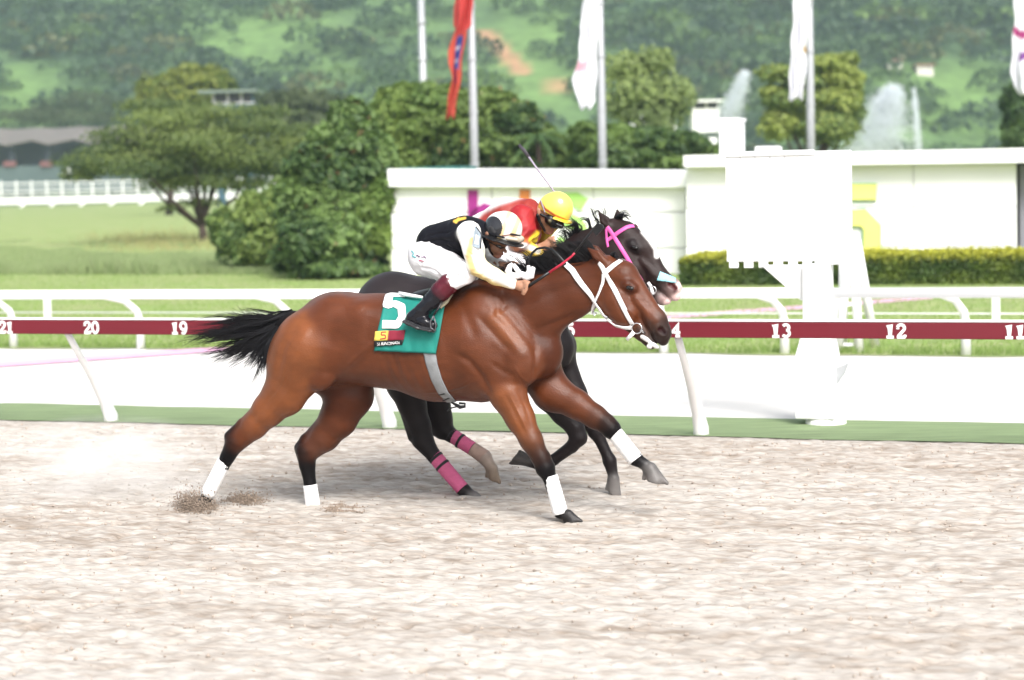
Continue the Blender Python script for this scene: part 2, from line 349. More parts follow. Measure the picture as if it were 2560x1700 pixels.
# step ladder behind it
lt = 25.6; ls, _ = onplane(2120, 800, lt)
ld = thing('step_ladder', 'white step ladder standing behind the slatted board', 'ladder', wst(ls, lt, 0))
_L2 = lambda px, py: (onplane(px, py, lt)[0] - ls, onplane(px, py, lt)[1])
for (pa, pb, y0, y1) in (((2132, 600), (2152, 905), 0, -.1), ((2125, 600), (2098, 905), 0, -.1), ((2108, 640), (2088, 880), .02, .5), ((2140, 600), (2172, 880), .02, .5)):
    (a, za), (b, _) = _L2(*pa), _L2(*pb); MB().tube([(b, y1, 0), (a, y0, za)], .06, 8).build('rail', white, ld, smooth=True)
for py in (660, 710, 760, 810, 860):
    (a, za), (b, _) = _L2(2128 - (py-600)*.09, py), _L2(2132 + (py-600)*.065, py); MB().box((a, -.08, za-.02), (b, -.03, za+.02)).build('rung', white, ld)
# ------------------------------------------------------------------ the low white building with big letters
TB = 46.3
m_wall = mat('m_wall_white', (.84, .84, .85), .6, .04, .6, bump=.04, bscale=3)
m_seam = mat('m_seam', (.45, .46, .50), .8, .05, 3)
m_dark = mat('m_dark_glass', (.05, .055, .07), .25, .1, 2)
bsx, _ = onplane(1300, 600, TB)
bl = thing('white_building', 'long low white panelled building with raised right half and big letters', 'building', wst(bsx, TB, 0))
_B = lambda px, py, t=TB: (onplane(px, py, t)[0] - bsx, onplane(px, py, t)[1])
DEP = 7.0
def band(name, px0, px1, tops, bots, tf, depth, m):   # wall piece between two pixel columns, given top and bottom pixel rows
    (a, za), (b, zb) = _B(px0, tops[0], tf), _B(px1, tops[1], tf)
    z0 = [0 if q is None else _B(p, q, tf)[1] for p, q in zip((px0, px1), bots)]
    return MB().prism([(a, z0[0]), (b, z0[1]), (b, zb), (a, za)], tf - TB, tf - TB + depth).build(name, m, bl, bevel=.01)
# left half: panels row by row with open joints between
rows_l = [(465, 530), (533.5, 620), (623.5, None)]; cols_l = [(978, 1228), (1230, 1482), (1484, 1712)]
for r, (a, b) in enumerate(rows_l):
    for c, (p, q) in enumerate(cols_l):
        band('wall_panel', p, q, (a, a-2 if r else a), (b, b-2 if b else None), TB, .08, m_wall)
band('wall_core', 985, 1722, (445, 447), (None, None), TB + .09, DEP, m_wall)
band('parapet', 968, 1738, (422, 428), (467, 468), TB - .28, DEP + .5, m_wall)
# right half
TR = TB - .9
rows_r = [(412, 414, 519, 514.5), (522.5, 518, 616, 613), (619, 616, None, None)]; cols_r = [(1715, 2010), (2012, 2282), (2284, 2540)]
for (a0_, a1_, b0_, b1_) in rows_r:
    for (p, q) in cols_r:
        f0, f1_ = (p - 1738)/802, (q - 1738)/802; L_ = lambda u, v, f: None if u is None else u + (v-u)*f
        off = 6 if a0_ == 412 else 0
        band('wall_panel', p, q, (L_(a0_-off+10*(off > 0), a1_-off-0, f0), L_(a0_-off+10*(off > 0), a1_-off-0, f1_)), (L_(b0_, b1_, f0), L_(b0_, b1_, f1_)), TR, .08, m_wall)
band('wall_core', 1716, 2536, (405, 398), (None, None), TR + .09, DEP, m_wall)
band('parapet', 1708, 2700, (389, 367), (418, 405), TR - .45, DEP + .9, m_wall)
band('recess_wall', 2541, 2700, (409, 406), (None, None), TR + .6, DEP, m_dark)
band('door_frame', 2549, 2575, (412, 411), (None, None), TR + .45, .12, mat('m_frame_grey', (.2, .2, .23), .5, .1, 3))
# roof boxes
for (p, q, t_, b_) in ((1798, 1846, 306, 392), (1888, 1940, 367, 392)):
    tt = TR + 1.5; (a, zt), (b, _) = _B(p, t_, tt), _B(q, t_, tt); _, zb = _B(p, b_, tt)
    MB().box((a, tt - TB, zb - .3), (b, tt - TB + .6, zt)).build('roof_box', m_wall, bl, bevel=.015)
(a, zt), (b, _) = _B(1795, 304, TR+1.5), _B(1849, 304, TR+1.5)
MB().box((a, TR+1.45-TB, zt), (b, TR+2.15-TB, zt+.07)).build('box_lid', m_wall, bl, bevel=.01)
m_teal_roof = mat('m_teal_roof', (.03, .12, .11), .5, .1, 3)
(a, zt), (b, zb) = _B(1000, 419, TB+.4), _B(1155, 432, TB+.4); MB().box((a, .4, zb), (b, 1.4, zt)).build('roof_strip', m_teal_roof, bl)
# big letters on the left wall and a figure on the right one
m_pur = mat('m_letter_purple', (.30, .02, .20), .5, .1, 2); m_ora = mat('m_letter_orange', (.62, .20, .05), .5, .1, 2); m_grn = mat('m_letter_green', (.36, .62, .16), .5, .1, 2)
def letter(pl, wd, m, t, rel=.05, name='letter'):
    mb = MB(); draw(mb, [[_B(px, py, t) for px, py in s] for s in pl], wd, 0, 0, t - TB - rel, t - TB - .002); return mb.build(name, m, bl)
letter([[(1183, 475), (1183, 640)], [(1183, 560), (1190, 535), (1212, 522), (1240, 530), (1250, 560), (1250, 640)]], .26, m_pur, TB)
letter([[(1313, 474), (1313, 505)], [(1313, 530), (1313, 640)]], .26, m_ora, TB)
letter([[(1462, 512), (1440, 498), (1412, 500), (1400, 520), (1412, 545), (1445, 560), (1458, 585), (1445, 610), (1418, 618), (1392, 606)]], .34, m_grn, TB)
m_yel = mat('m_figure_yellow', (.72, .66, .20), .5, .08, 2); m_gedge = mat('m_figure_edge', (.10, .40, .12), .5, .08, 2)
five = [[(2192, 480), (2090, 480)], [(2090, 462), (2090, 545), (2158, 545), (2180, 568), (2180, 625), (2160, 645), (2085, 645)]]
letter(five, .40, m_gedge, TR, .07, 'figure_edge'); letter(five, .35, m_yel, TR - .072, .03, 'figure_face')

# ------------------------------------------------------------------ leaves
m_leaf = mat('m_leaf', (.06, .12, .03), .55, .12, 1.5, attr=True, trans=.42, spec=.4)
m_bark = mat('m_bark', (.05, .034, .026), .9, .3, 12, bump=.6, bscale=30)
def leaf_cards(P, N, size, cols, name, parent, m=None, asp=.55):
    n = len(P); size = np.broadcast_to(size, n)
    R = rng.normal(size=(n, 3)); N = N + .75*R; N /= np.linalg.norm(N, axis=1)[:, None]
    A = np.cross(N, rng.normal(size=(n, 3))); A /= np.linalg.norm(A, axis=1)[:, None]; B = np.cross(N, A)
    L = size[:, None]*A; Wd = size[:, None]*asp*B
    V = np.stack([P - L, P - .1*L + Wd, P + L - .12*size[:, None]*N, P - .1*L - Wd], 1).reshape(-1, 3)
    return npmesh(name, V, np.arange(4*n).reshape(-1, 4), m or m_leaf, parent, np.repeat(cols, 4, 0), smooth=False)
def crown_points(clumps, n, shell=.55, under=.35):
    vol = np.array([c[1][0]*c[1][1]*c[1][2] for c in clumps])**.7; k = rng.choice(len(clumps), n, p=vol/vol.sum())
    C = np.array([c[0] for c in clumps])[k]; R = np.array([c[1] for c in clumps])[k]
    D = rng.normal(size=(n, 3)); D /= np.linalg.norm(D, axis=1)[:, None]
    low = (D[:, 2] < -.2) & (rng.random(n) > under); D[low, 2] *= -1
    rr = shell + (1.08 - shell)*rng.random(n)**.6
    rr *= 1 + .55*vnoise(D[:, 0]*3 + k*7.3 + 60, D[:, 2]*3 + D[:, 1]*2 + 60, 77)
    return C + D*R*rr[:, None], D, k
def tree(name, label, base, clumps, nleaf, size, ca, cb, trunk=None, limbs=True, group=None, cat='tree', tr=.12, warm=None, shell=.55, under=.35):
    t = thing(name, label, cat, base, 0, group); base = np.array(base)
    cl = [(np.array(c) - base, np.array(r)) for c, r in clumps]
    P, D, k = crown_points(cl, nleaf, shell, under); f = np.clip(rng.normal(.5, .28, nleaf) + (rng.random(len(cl))[k] - .5)*1.0, 0, 1)[:, None]
    col = np.array(ca)*f + np.array(cb)*(1-f)
    if warm is not None: wsel = rng.random(nleaf) < .015; col[wsel] = warm
    ok = P[:, 2] > .05
    leaf_cards(P[ok], D[ok] + [0, 0, .5], size*rng.uniform(.7, 1.3, ok.sum()), col[ok], 'crown', t)
    mb = MB(); top = np.mean([c[0] for c in cl], 0); fork = trunk if trunk is not None else np.array([top[0]*.15, top[1]*.15, max(.35, .35*top[2])])
    fork = np.array(fork, float); mb.tube([(0, 0, -.1), fork*.5 + [tr*.4, 0, 0], fork], [tr*1.35, tr*1.05, tr*.9], 9)
    for c, r in sorted(cl, key=lambda q: -q[1][0])[:9] if limbs else []:
        mid = fork*.45 + c*.55; mid[2] -= .12*abs(c[2] - fork[2]); mid[:2] += rng.normal(0, .12, 2)
        mb.tube([fork - [0, 0, .05], mid, c + [0, 0, r[2]*.3]], [tr*.7, tr*.4, tr*.12], 7)
    mb.build('trunk', m_bark, t, smooth=True)
    return t
def pxclumps(Y, lst):        # (px, py, rx_px, rz_px[, dY]) -> clumps at distance Y
    out = []
    for q in lst:
        px, py, rx, rz = q[:4]; y = Y + (q[4] if len(q) > 4 else 0); k = y/FPX
        out.append((atY(px, py, y), (rx*k, max(rx, rz)*k*.85, rz*k)))
    return out
def auto(x0, x1, y0, y1, n, r, seed, shape=None):
    g = np.random.default_rng(seed); out = []
    while len(out) < n:
        x, y = g.uniform(x0, x1), g.uniform(y0, y1); u, v = (x-x0)/(x1-x0)*2-1, (y-y0)/(y1-y0)*2-1
        if (shape(u, v) if shape else u*u + v*v < 1): out.append((x, y, r*g.uniform(.7, 1.25), r*g.uniform(.6, 1.0), g.uniform(-1.2, 1.2)))
    return out
DG, MG, LG, YG = (.05, .10, .034), (.12, .20, .05), (.25, .35, .085), (.33, .37, .09)
# umbrella-crowned tree on the lawn, forked low
base = gnd(505, 607); Y0 = base[1]
um = [(px, py, rx, rz, dy) for px, py, rx, rz, dy in [(230, 405, 95, 30, 0), (300, 340, 95, 28, .8), (400, 300, 110, 30, -.6), (520, 285, 110, 32, .5), (640, 315, 105, 30, 0), (720, 360, 80, 30, .4), (350, 420, 120, 34, -1), (480, 360, 130, 36, -1.2), (600, 395, 110, 36, -.8), (690, 425, 80, 32, .6), (430, 455, 95, 28, .3), (540, 450, 100, 30, -.3), (200, 440, 60, 18, .4), (620, 462, 70, 22, .5), (330, 375, 100, 26, 1.2), (560, 330, 110, 28, 1.4), (500, 505, 60, 16, .3), (430, 520, 40, 10, 0), (745, 330, 70, 24, 1), (755, 395, 70, 26, .6), (270, 380, 90, 26, .2), (650, 280, 90, 24, 1.2), (380, 265, 90, 22, 1.0)]]
um = [(a, b, c*.95, d*.85, e) for a, b, c, d, e in um] + [(450, 340, 150, 40, 0), (560, 370, 150, 42, .3), (330, 400, 130, 34, .2), (470, 410, 150, 40, .4), (640, 400, 110, 36, .2), (240, 420, 80, 24, .6)]
tree('umbrella_tree', 'wide flat-topped tree with a low forked trunk on the left lawn', base, pxclumps(Y0, um), 34000, .085, (.21, .27, .075), (.075, .12, .042), trunk=(.0, 0, .75), tr=.17, shell=.2, under=.8)
# dark glossy mango-like trees beside the white building
def tri(u, v): return v > -1 + abs(u+.0)*.2 and u > -1 + (-v+1)*.42 - .1
Yb = 51.
sh = [(600, 600, 60, 62), (650, 545, 66, 60), (640, 620, 60, 40), (700, 600, 70, 70), (720, 520, 70, 60), (560, 560, 34, 40)]
tree('leafy_bush', 'low rounded green bush left of the tall dark tree', (*gnd(650, 672)[:2], 0), pxclumps(54.2, sh), 15000, .11, (.27, .36, .10), (.09, .16, .05), cat='bush', tr=.08)
mt = [(880, 300, 50, 50), (870, 360, 70, 60), (820, 350, 40, 40), (800, 420, 75, 60), (880, 450, 90, 70), (770, 490, 70, 60), (850, 530, 90, 75), (930, 400, 60, 60, 1), (790, 590, 75, 60), (880, 620, 80, 60), (740, 640, 60, 45), (920, 560, 50, 60), (800, 655, 80, 36), (880, 665, 80, 30), (760, 560, 60, 60), (830, 600, 80, 60, -1.5), (770, 610, 70, 50, -1.8), (800, 684, 70, 20, -1), (880, 688, 60, 22, -.5), (930, 684, 36, 26), (840, 676, 90, 24, -1.6)]
tree('mango_tree', 'tall dark leafy tree at the left end of the white building', (*gnd(850, 690)[:2], 0), pxclumps(Yb, mt), 46000, .12, (.19, .29, .085), DG, warm=(.22, .13, .06), tr=.12, limbs=False)
tree('shrub', 'light green shrub against the left corner of the white building', (*gnd(938, 690)[:2], 0), pxclumps(50.6, [(935, 520, 46, 56), (948, 590, 30, 40), (915, 590, 34, 36), (955, 480, 30, 40)]), 6000, .12, LG, MG, cat='shrub', tr=.06)
# trees rising behind the building
def bk(name, label, Y, lst, n, ca, cb, size=.15, **k):
    b = atY(np.mean([q[0] for q in lst]), 470, Y); return tree(name, label, (b[0], b[1], 0), pxclumps(Y, lst), n, size, ca, cb, group='trees behind the white building', **k)
bk('broad_tree', 'broad bright green tree behind the building, under the red flag', 66, [(1010, 270, 60, 55), (1080, 250, 75, 40), (1000, 350, 60, 60), (1060, 330, 80, 60), (1040, 410, 80, 40), (960, 300, 40, 50)], 17000, (.24, .33, .08), MG, tr=.18)
bk('dense_tree', 'dense dark round tree behind the building, between the red and white flags', 64, [(1220, 270, 80, 45), (1170, 310, 80, 60), (1280, 310, 80, 50), (1340, 360, 70, 45), (1230, 370, 110, 60), (1320, 410, 90, 35), (1160, 400, 80, 45), (1400, 410, 60, 30)], 24000, (.18, .26, .065), DG, warm=(.22, .14, .05), tr=.2)
bk('low_tree', 'low dark green tree behind the building, right of the white flag', 62, [(1545, 350, 60, 35), (1480, 350, 60, 40), (1620, 360, 70, 36), (1700, 370, 70, 34), (1560, 400, 110, 40), (1690, 410, 90, 30), (1760, 390, 40, 30)], 18000, (.17, .26, .065), DG, tr=.15)
bk('feathery_tree', 'sparse pale green tree between the second and third flagpoles', 105, [(1570, 170, 60, 40), (1640, 150, 50, 35), (1600, 230, 80, 50), (1680, 240, 60, 50), (1560, 270, 50, 40), (1650, 290, 70, 40)], 5200, (.30, .38, .13), (.18, .24, .09), .17, tr=.16, shell=.15, under=.9)
bk('golden_tree', 'yellow green tree behind the third flagpole', 100, [(1945, 185, 45, 22), (2010, 205, 50, 28), (2075, 160, 45, 24), (2110, 200, 50, 30), (1990, 255, 70, 34), (2095, 250, 60, 34), (1950, 315, 50, 36), (2060, 320, 80, 44), (2125, 150, 22, 18), (2030, 175, 30, 20), (2130, 290, 36, 30), (1925, 230, 26, 16)], 12000, (.34, .40, .10), (.12, .19, .055), .17, tr=.2)
bk('cypress', 'dark narrow tree at the right edge, behind the building', 90, [(2545, 270, 35, 60), (2550, 340, 45, 60), (2540, 390, 40, 40)], 3500, MG, DG, .14, tr=.15)
for nm, lb, Y, lst, n, ca, cb in (
    ('round_tree', 'bright yellow green round tree far behind the umbrella tree', 190, [(420, 225, 70, 38), (490, 200, 70, 38), (540, 215, 50, 34), (380, 260, 50, 30), (470, 250, 90, 40)], 7000, (.24, .27, .05), (.12, .18, .035)),
    ('spreading_tree', 'grey green spreading tree right of the teal cabin', 210, [(690, 260, 60, 30), (760, 255, 70, 30), (830, 270, 60, 30), (720, 300, 90, 30), (810, 310, 90, 30)], 6000, (.10, .13, .045), (.05, .075, .03)),
    ('flat_tree', 'flat dark tree over the left pavilion roof', 425, [(150, 265, 60, 26), (220, 255, 70, 28), (290, 275, 60, 24), (100, 290, 70, 24), (200, 300, 120, 24), (20, 300, 70, 24)], 7000, (.09, .12, .04), (.04, .065, .025))):
    b = atY(lst[0][0], 490, Y); tree(nm, lb, (b[0], b[1], 0), pxclumps(Y, lst), n, .3, ca, cb, group='trees beyond the lawn', tr=.3)
# a palm showing over the dense tree
pc = atY(1345, 345, 63.); pt = thing('palm', 'small palm crown poking out among the dark trees', 'palm', (pc[0], pc[1], 0), 0, None)
MB().tube([(0, 0, 0), (.05, 0, pc[2]*.5), (0, 0, pc[2])], [.12, .09, .07], 8).build('trunk', m_bark, pt, smooth=True)
m_frond = mat('m_frond', (.075, .14, .045), .45, .1, 2)
for i in range(13):
    a = i*2.4; el = .9 - .09*i; d = np.array([math.cos(a), math.sin(a)]); pts = [np.array([0, 0, pc[2]]) + np.array([*(d*r_*1.1*math.cos(el*(1-r_*.9))), math.sin(el)*r_*1.0 - r_*r_*.75]) for r_ in np.linspace(0, 1, 7)]
    mb = MB(); sd = np.array([-d[1], d[0], 0])
    for j in range(6):
        for sg in (-1, 1):
            for q in (0, .5):
                p = pts[j]*(1-q) + pts[j+1]*q; e = p + sg*sd*.30*(1 - .1*j) + (pts[j+1]-pts[j])*.8 - np.array([0, 0, .10]); t_ = (pts[j+1]-pts[j])*.22
                mb.add([p, p + t_, e], [(0, 1, 2)])
    mb.tube(pts, [.02]*6 + [.005], 5); mb.build('frond', m_frond, pt)

# clipped hedge in front of the building
ht = 41.1; hs0, _ = onplane(1697, 680, ht); hs1, _ = onplane(2700, 680, ht); _, hz = onplane(2300, 630, ht); hm = (hs0+hs1)/2
hg = thing('hedge', 'long clipped hedge with yellow top shoots along the white building', 'hedge', wst(hm, ht, 0)); hl = (hs1-hs0)/2
n = 26000; u = rng.uniform(-hl, hl, n); top = rng.random(n) < .35; v = np.where(top, rng.uniform(0, .9, n), rng.normal(.03, .05, n)); z = np.where(top, hz + rng.normal(0, .025, n), rng.random(n)*hz)
rnd = np.clip((u + hl)/.35, 0, 1); z *= .72 + .28*np.sqrt(rnd); z += vnoise(u*1.1 + 40, u*0 + 3.5, 91)*.07*(z > .3)
P_ = np.stack([u, v, z], 1); N_ = np.where(top[:, None], [[0, 0, 1.]], [[0, -1., .3]])
f = np.clip((z/hz - .70)/.28 + rng.normal(0, .2, n), 0, 1)[:, None]; mix = rng.random((n, 1))
patch = np.clip(vnoise(u*2.3 + 10, z*5 + 10, 92)*1.6 + .35, 0, 1)[:, None]
col = (np.array((.47, .47, .055))*f + (np.array((.17, .23, .035))*patch + np.array((.055, .10, .02))*(1-patch))*(1-f))*(.75 + .5*mix)
leaf_cards(P_, N_, rng.uniform(.03, .055, n), col, 'foliage', hg)
MB().box((-hl + .12, .08, 0), (hl, .85, hz - .08)).build('branch_core', mat('m_hedge_core', (.03, .045, .012), .9, .3, 8), hg)

# ------------------------------------------------------------------ flagpoles and flags
m_pole = mat('m_pole', (.36, .37, .39), .35, .06, 2, metal=.2)
for i, (px0, px1, yb, Y, lb) in enumerate(((1058, 1050, 215, 82, 'slim grey flagpole without a flag, leftmost of the four poles'), (1187, 1180, 430, 58, 'grey flagpole carrying the red flag'), (1507, 1503, 427, 58, 'grey flagpole carrying the limp white flag above the palm'), (2027, 2028, 375, 58, 'grey flagpole carrying the white flag in front of the yellow green tree'))):
    b = atY(px0, yb, Y); fp = thing('flagpole', lb, 'flagpole', (b[0], b[1], 0), 0, 'flagpoles behind the building')
    r = 10.5*Y/FPX
    MB().tube([(0, 0, 0), (0, 0, 4.0), (0, 0, 11.5)], [r*1.05, r, r*.75], 14).build('pole', m_pole, fp, smooth=True)
    for z in np.arange(2.8, 11, 1.5): MB().tube([(0, 0, z), (0, 0, z + .07)], r*1.12, 14).build('collar', m_pole, fp)
    MB().tube([(0, 0, 11.5), (0, 0, 11.6), (0, 0, 11.72)], [.05, .12, .03], 12).build('finial', m_pole, fp, smooth=True)
def flag(label, Y, left, right, colf, seed):
    g = np.random.default_rng(seed); nx, ny = 15, 44; V = []; C = []
    ys = [p[1] for p in left]; y0, y1 = min(ys), max(ys); o = atY(right[0][0], right[0][1], Y)
    for j in range(ny):
        y = y0 + (y1-y0)*j/(ny-1); xl = np.interp(y, [p[1] for p in left], [p[0] for p in left]); xr = np.interp(y, [p[1] for p in right], [p[0] for p in right])
        for i in range(nx):
            f = i/(nx-1); ph = g.random()*0; dep = .16*math.sin(f*9 + j*.10 + seed) + .07*math.sin(f*21 - j*.06)
            p = atY(xl + (xr-xl)*f + 2.0*math.sin(j*.5 + f*5), y + 5*math.sin(f*7), Y - .15 + dep); V.append(p - o); C.append(colf(f, j/(ny-1)))
    F = [[j*nx+i, j*nx+i+1, (j+1)*nx+i+1, (j+1)*nx+i] for j in range(ny-1) for i in range(nx-1)]
    fl = npmesh('flag', V, F, mat('m_flag', (.8, .8, .8), .7, .05, 2, attr=True, trans=.3), None, np.array(C)); fl.location = o
    m_ = fl.modifiers.new('cloth', 'SOLIDIFY'); m_.thickness = .012; m_.offset = 0
    return tag(fl, label, 'flag', 'flags on the poles')
def cred(f, v):
    if .44 < v < .66 and .40 < f < .85: return (.75, .75, .78) if (.50 < v < .53 or .60 < v < .615) and f < .7 else (.05, .09, .38)
    if .62 < v < .75 and .3 < f < .6: return (.30, .03, .15)
    return (.52, .05, .045) if v < .4 else (.56, .08, .05)
flag('limp red flag with a blue patch hanging from its pole', 57.6, [(1150, -60), (1140, 0), (1132, 65), (1137, 72), (1122, 130), (1120, 160), (1132, 200), (1120, 250), (1114, 296)], [(1180, -60), (1182, 0), (1180, 62), (1166, 72), (1162, 100), (1152, 190), (1143, 250), (1134, 297)], cred, 1)
cw = lambda f, v: (.82, .82, .86)
flag('limp white flag on the pole above the palm', 57.6, [(1462, -60), (1460, 0), (1449, 65), (1452, 85), (1448, 140), (1432, 195), (1440, 235), (1450, 272)], [(1500, -60), (1497, 0), (1495, 120), (1492, 200), (1488, 250), (1470, 274)], lambda f, v: (.75, .45, .52) if .64 < v < .70 and f < .45 else cw(f, v), 2)
flag('long limp white flag before the yellow green tree', 57.6, [(1988, -60), (1985, 0), (1981, 80), (1976, 150), (1974, 210), (1971, 250)], [(2032, -60), (2028, 0), (2022, 60), (2017, 130), (2012, 200), (2004, 246)], lambda f, v: (.5, .30, .05) if .57 < v < .61 and f > .8 else cw(f, v), 3)
flag('white flag with magenta and purple bands at the right edge', 57.6, [(2538, -60), (2536, 0), (2536, 60), (2530, 120), (2528, 180), (2532, 215), (2545, 234)], [(2610, -60), (2608, 0), (2606, 100), (2604, 180), (2596, 236)], lambda f, v: (.45, .05, .22) if .42 < v + f*.12*-1 < .48 else (.22, .06, .30) if .64 < v < .70 and f > .25 else cw(f, v), 4)

# ------------------------------------------------------------------ far side of the course: fences, pavilion, cabin, small roofs
def far(name, label, cat, px, Y): o = atY(px, 470, Y); return thing(name, label, cat, (o[0], o[1], 0), 0), o
def fbox(o, px0, px1, y0, y1, Y, dep=.3):
    xm = (max(px0, 0) + min(px1, 520 if px1 > 900 else px1))/2; a, b = atY(px0, y0, Y), atY(px1, y1, Y); a[2], b[2] = atY(xm, y0, Y)[2], atY(xm, y1, Y)[2]; return ((a[0]-o[0], Y-o[1], b[2]), (b[0]-o[0], Y-o[1]+dep, a[2]))
FY = 345
fr, o = far('distant_running_rail', 'distant thick white running rail along the far edge of the lawn', 'rail', 250, FY)
mb = MB().box(*fbox(o, -200, 1000, 490, 506, FY)); mb.build('rail_beam', white, fr)
mb = MB().box(*fbox(o, -200, 1000, 519, 522, FY)); mb.build('ground_rail', white, fr)
for px in range(-170, 990, 74):
    a, b = atY(px + 12, 505, FY), atY(px, 522, FY); MB().tube([(a[0]-o[0], .1, a[2]), (b[0]-o[0], -.2, max(0, b[2]))], .24, 6).build('post', white, fr)
ff, o = far('distant_paddock_fence', 'distant white three-bar paddock fence below the pavilion', 'fence', 250, FY+25)
for (y0, y1) in ((452, 455), (464, 466), (474, 477), (484, 486)): MB().box(*fbox(o, -200, 1000, y0, y1, FY+25)).build('bar', white, ff)
for px in range(-190, 990, 38): MB().box(*fbox(o, px, px+5, 452, 490, FY+25.1)).build('post', white, ff)
PY = 395
pv, o = far('pavilion', 'low pavilion with a folded pale grey roof and dark open sides', 'pavilion', 120, PY)
m_roof = mat('m_pale_roof', (.15, .132, .12), .7, .06, .2); m_din = mat('m_dark_inside', (.02, .025, .035), .8, .2, .3); m_gw = mat('m_grey_green_wall', (.07, .10, .10), .8, .12, .2); m_red = mat('m_dull_red', (.16, .06, .06), .8, .1, .5)
mb = MB(); k = PY/FPX
for i in range(-3, 4):
    xa = i*105*k; A = atY(120, 318, PY)[2]; B = atY(120, 360, PY)[2]
    mb.add([(xa, 9, A), (xa + 60*k, 9, A + .3), (xa + 105*k, 9, A), (xa + 115*k, -2, B), (xa + 75*k, -2, B + .9), (xa + 10*k, -2, B)], [(0, 1, 4, 5), (1, 2, 3, 4)])
rf = mb.build('roof', m_roof, pv); m_ = rf.modifiers.new('t', 'SOLIDIFY'); m_.thickness = .3
MB().box(*fbox(o, -220, 330, 335, 420, PY+6, .5)).build('back_wall', m_din, pv)
MB().box(*fbox(o, -220, 330, 412, 480, PY-1, .6)).build('front_wall', m_gw, pv)
for px in (-120, -30, 20, 110, 200, 280): MB().box(*fbox(o, px, px+17, 358, 415, PY, .8)).build('pillar', m_din, pv)
for px in (8, 100, -90): MB().box(*fbox(o, px, px+32, 403, 416, PY-1.5, .4)).build('bench', m_red, pv)
MB().box(*fbox(o, 157, 175, 420, 438, PY-2, .3)).build('notice', white, pv)
CY_ = 175; cb, o = far('observation_cabin', 'teal observation cabin with a thin flat roof above the umbrella tree', 'cabin', 585, CY_)
m_teal = mat('m_cabin_teal', (.045, .10, .14), .6, .1, .5); m_tan = mat('m_cabin_frame', (.45, .45, .47), .6, .1, .5)
MB().box(*fbox(o, 493, 640, 225, 231, CY_-2, 6)).build('roof', mat('m_cabin_roof', (.16, .20, .18), .6, .1, .5), cb)
MB().box(*fbox(o, 530, 634, 258, 278, CY_-1.2, 4.4)).build('lower_wall', m_teal, cb)
MB().box(*fbox(o, 536, 632, 232, 258, CY_-.6, 3.2)).build('glazing', m_dark, cb)
for px in (530, 566, 600, 628): MB().box(*fbox(o, px, px+6, 231, 258.5, CY_-1.1, .4)).build('mullion', m_teal if px > 610 else m_tan, cb)
MB().box(*fbox(o, 526, 636, 256, 260, CY_-1.3, .2)).build('sill', m_tan, cb)
for px in (545, 615): MB().tube([(atY(px, 300, CY_)[0]-o[0], 1, 0), (atY(px, 300, CY_)[0]-o[0], 1, atY(px, 276, CY_)[2])], .35, 8).build('leg', m_teal, cb)
HY = 150; hb, o = far('judges_hut', 'small white hut with a flat roof above the low dark tree', 'hut', 1765, HY)
MB().box(*fbox(o, 1728, 1806, 264, 269, HY-.6, 4)).build('roof', white, hb)
MB().box(*fbox(o, 1732, 1800, 286, 345, HY, 2.6)).build('wall', white, hb)
MB().box(*fbox(o, 1736, 1796, 269, 286, HY+.5, 2)).build('window', m_dark, hb)
for px in (1732, 1764, 1794): MB().box(*fbox(o, px, px+4, 268, 287, HY+.2, .2)).build('mullion', white, hb)
MB().box((-.9, .2, 0), (.9, 2, atY(1765, 344, HY)[2])).build('base', white, hb)
TY = 130; wt, o = far('white_tent', 'white peaked canopy showing over the low dark tree', 'tent', 1625, TY)
k = TY/FPX; zt, zm, z0 = atY(1632, 280, TY)[2], atY(1632, 315, TY)[2], 0
mb = MB(); cx = (1632-1625)*k
mb.add([(cx-62*k, -1.5, zm), (cx+58*k, -1.5, zm), (cx+58*k, 1.5, zm), (cx-62*k, 1.5, zm), (cx-12*k, 0, zt), (cx+12*k, 0, zt)], [(0, 1, 5, 4), (1, 2, 5), (2, 3, 4, 5), (3, 0, 4)]); mb.build('canopy', white, wt)
for sx in (-58, 54):
    for y in (-1.4, 1.4): MB().tube([(cx+sx*k, y, 0), (cx+sx*k, y, zm+.05)], .05, 6).build('leg', white, wt)
# water jets
m_water = mat('m_water_drops', (.85, .88, .92), .3, .02, 2, trans=.5)
def spray(label, Y, cx, ytop, ybot, w0, w1, n, lean):
    t_ = rng.random(n)**.8; side = rng.normal(0, 1, n)*.38; px = cx + lean*t_ + side*(w0 + (w1-w0)*t_); py = ytop + (ybot-ytop)*t_ + rng.normal(0, 5, n)
    P_ = np.array([atY(a, b, Y + c) for a, b, c in zip(px, py, rng.normal(0, .5, n))]); o = atY(cx, ybot, Y)
    keep = rng.random(n) < np.clip(1.15 - .7*t_, 0, 1); P_ = P_[keep]
    ob = crumbs('water_spray', P_ - o, rng.uniform(.010, .036, len(P_)), m_water, None); ob.location = o; tag(ob, label, 'spray', 'water jets of the sprinklers', 'stuff')
spray('faint tilted water jet above the white hut', 112, 1865, 178, 330, 18, 54, 8000, -62)
spray('tall white water jet right of the third flagpole', 108, 2232, 215, 385, 30, 125, 24000, -55)
spray('thin falling water right of the tall jet', 109, 2285, 222, 385, 8, 16, 2600, 12)
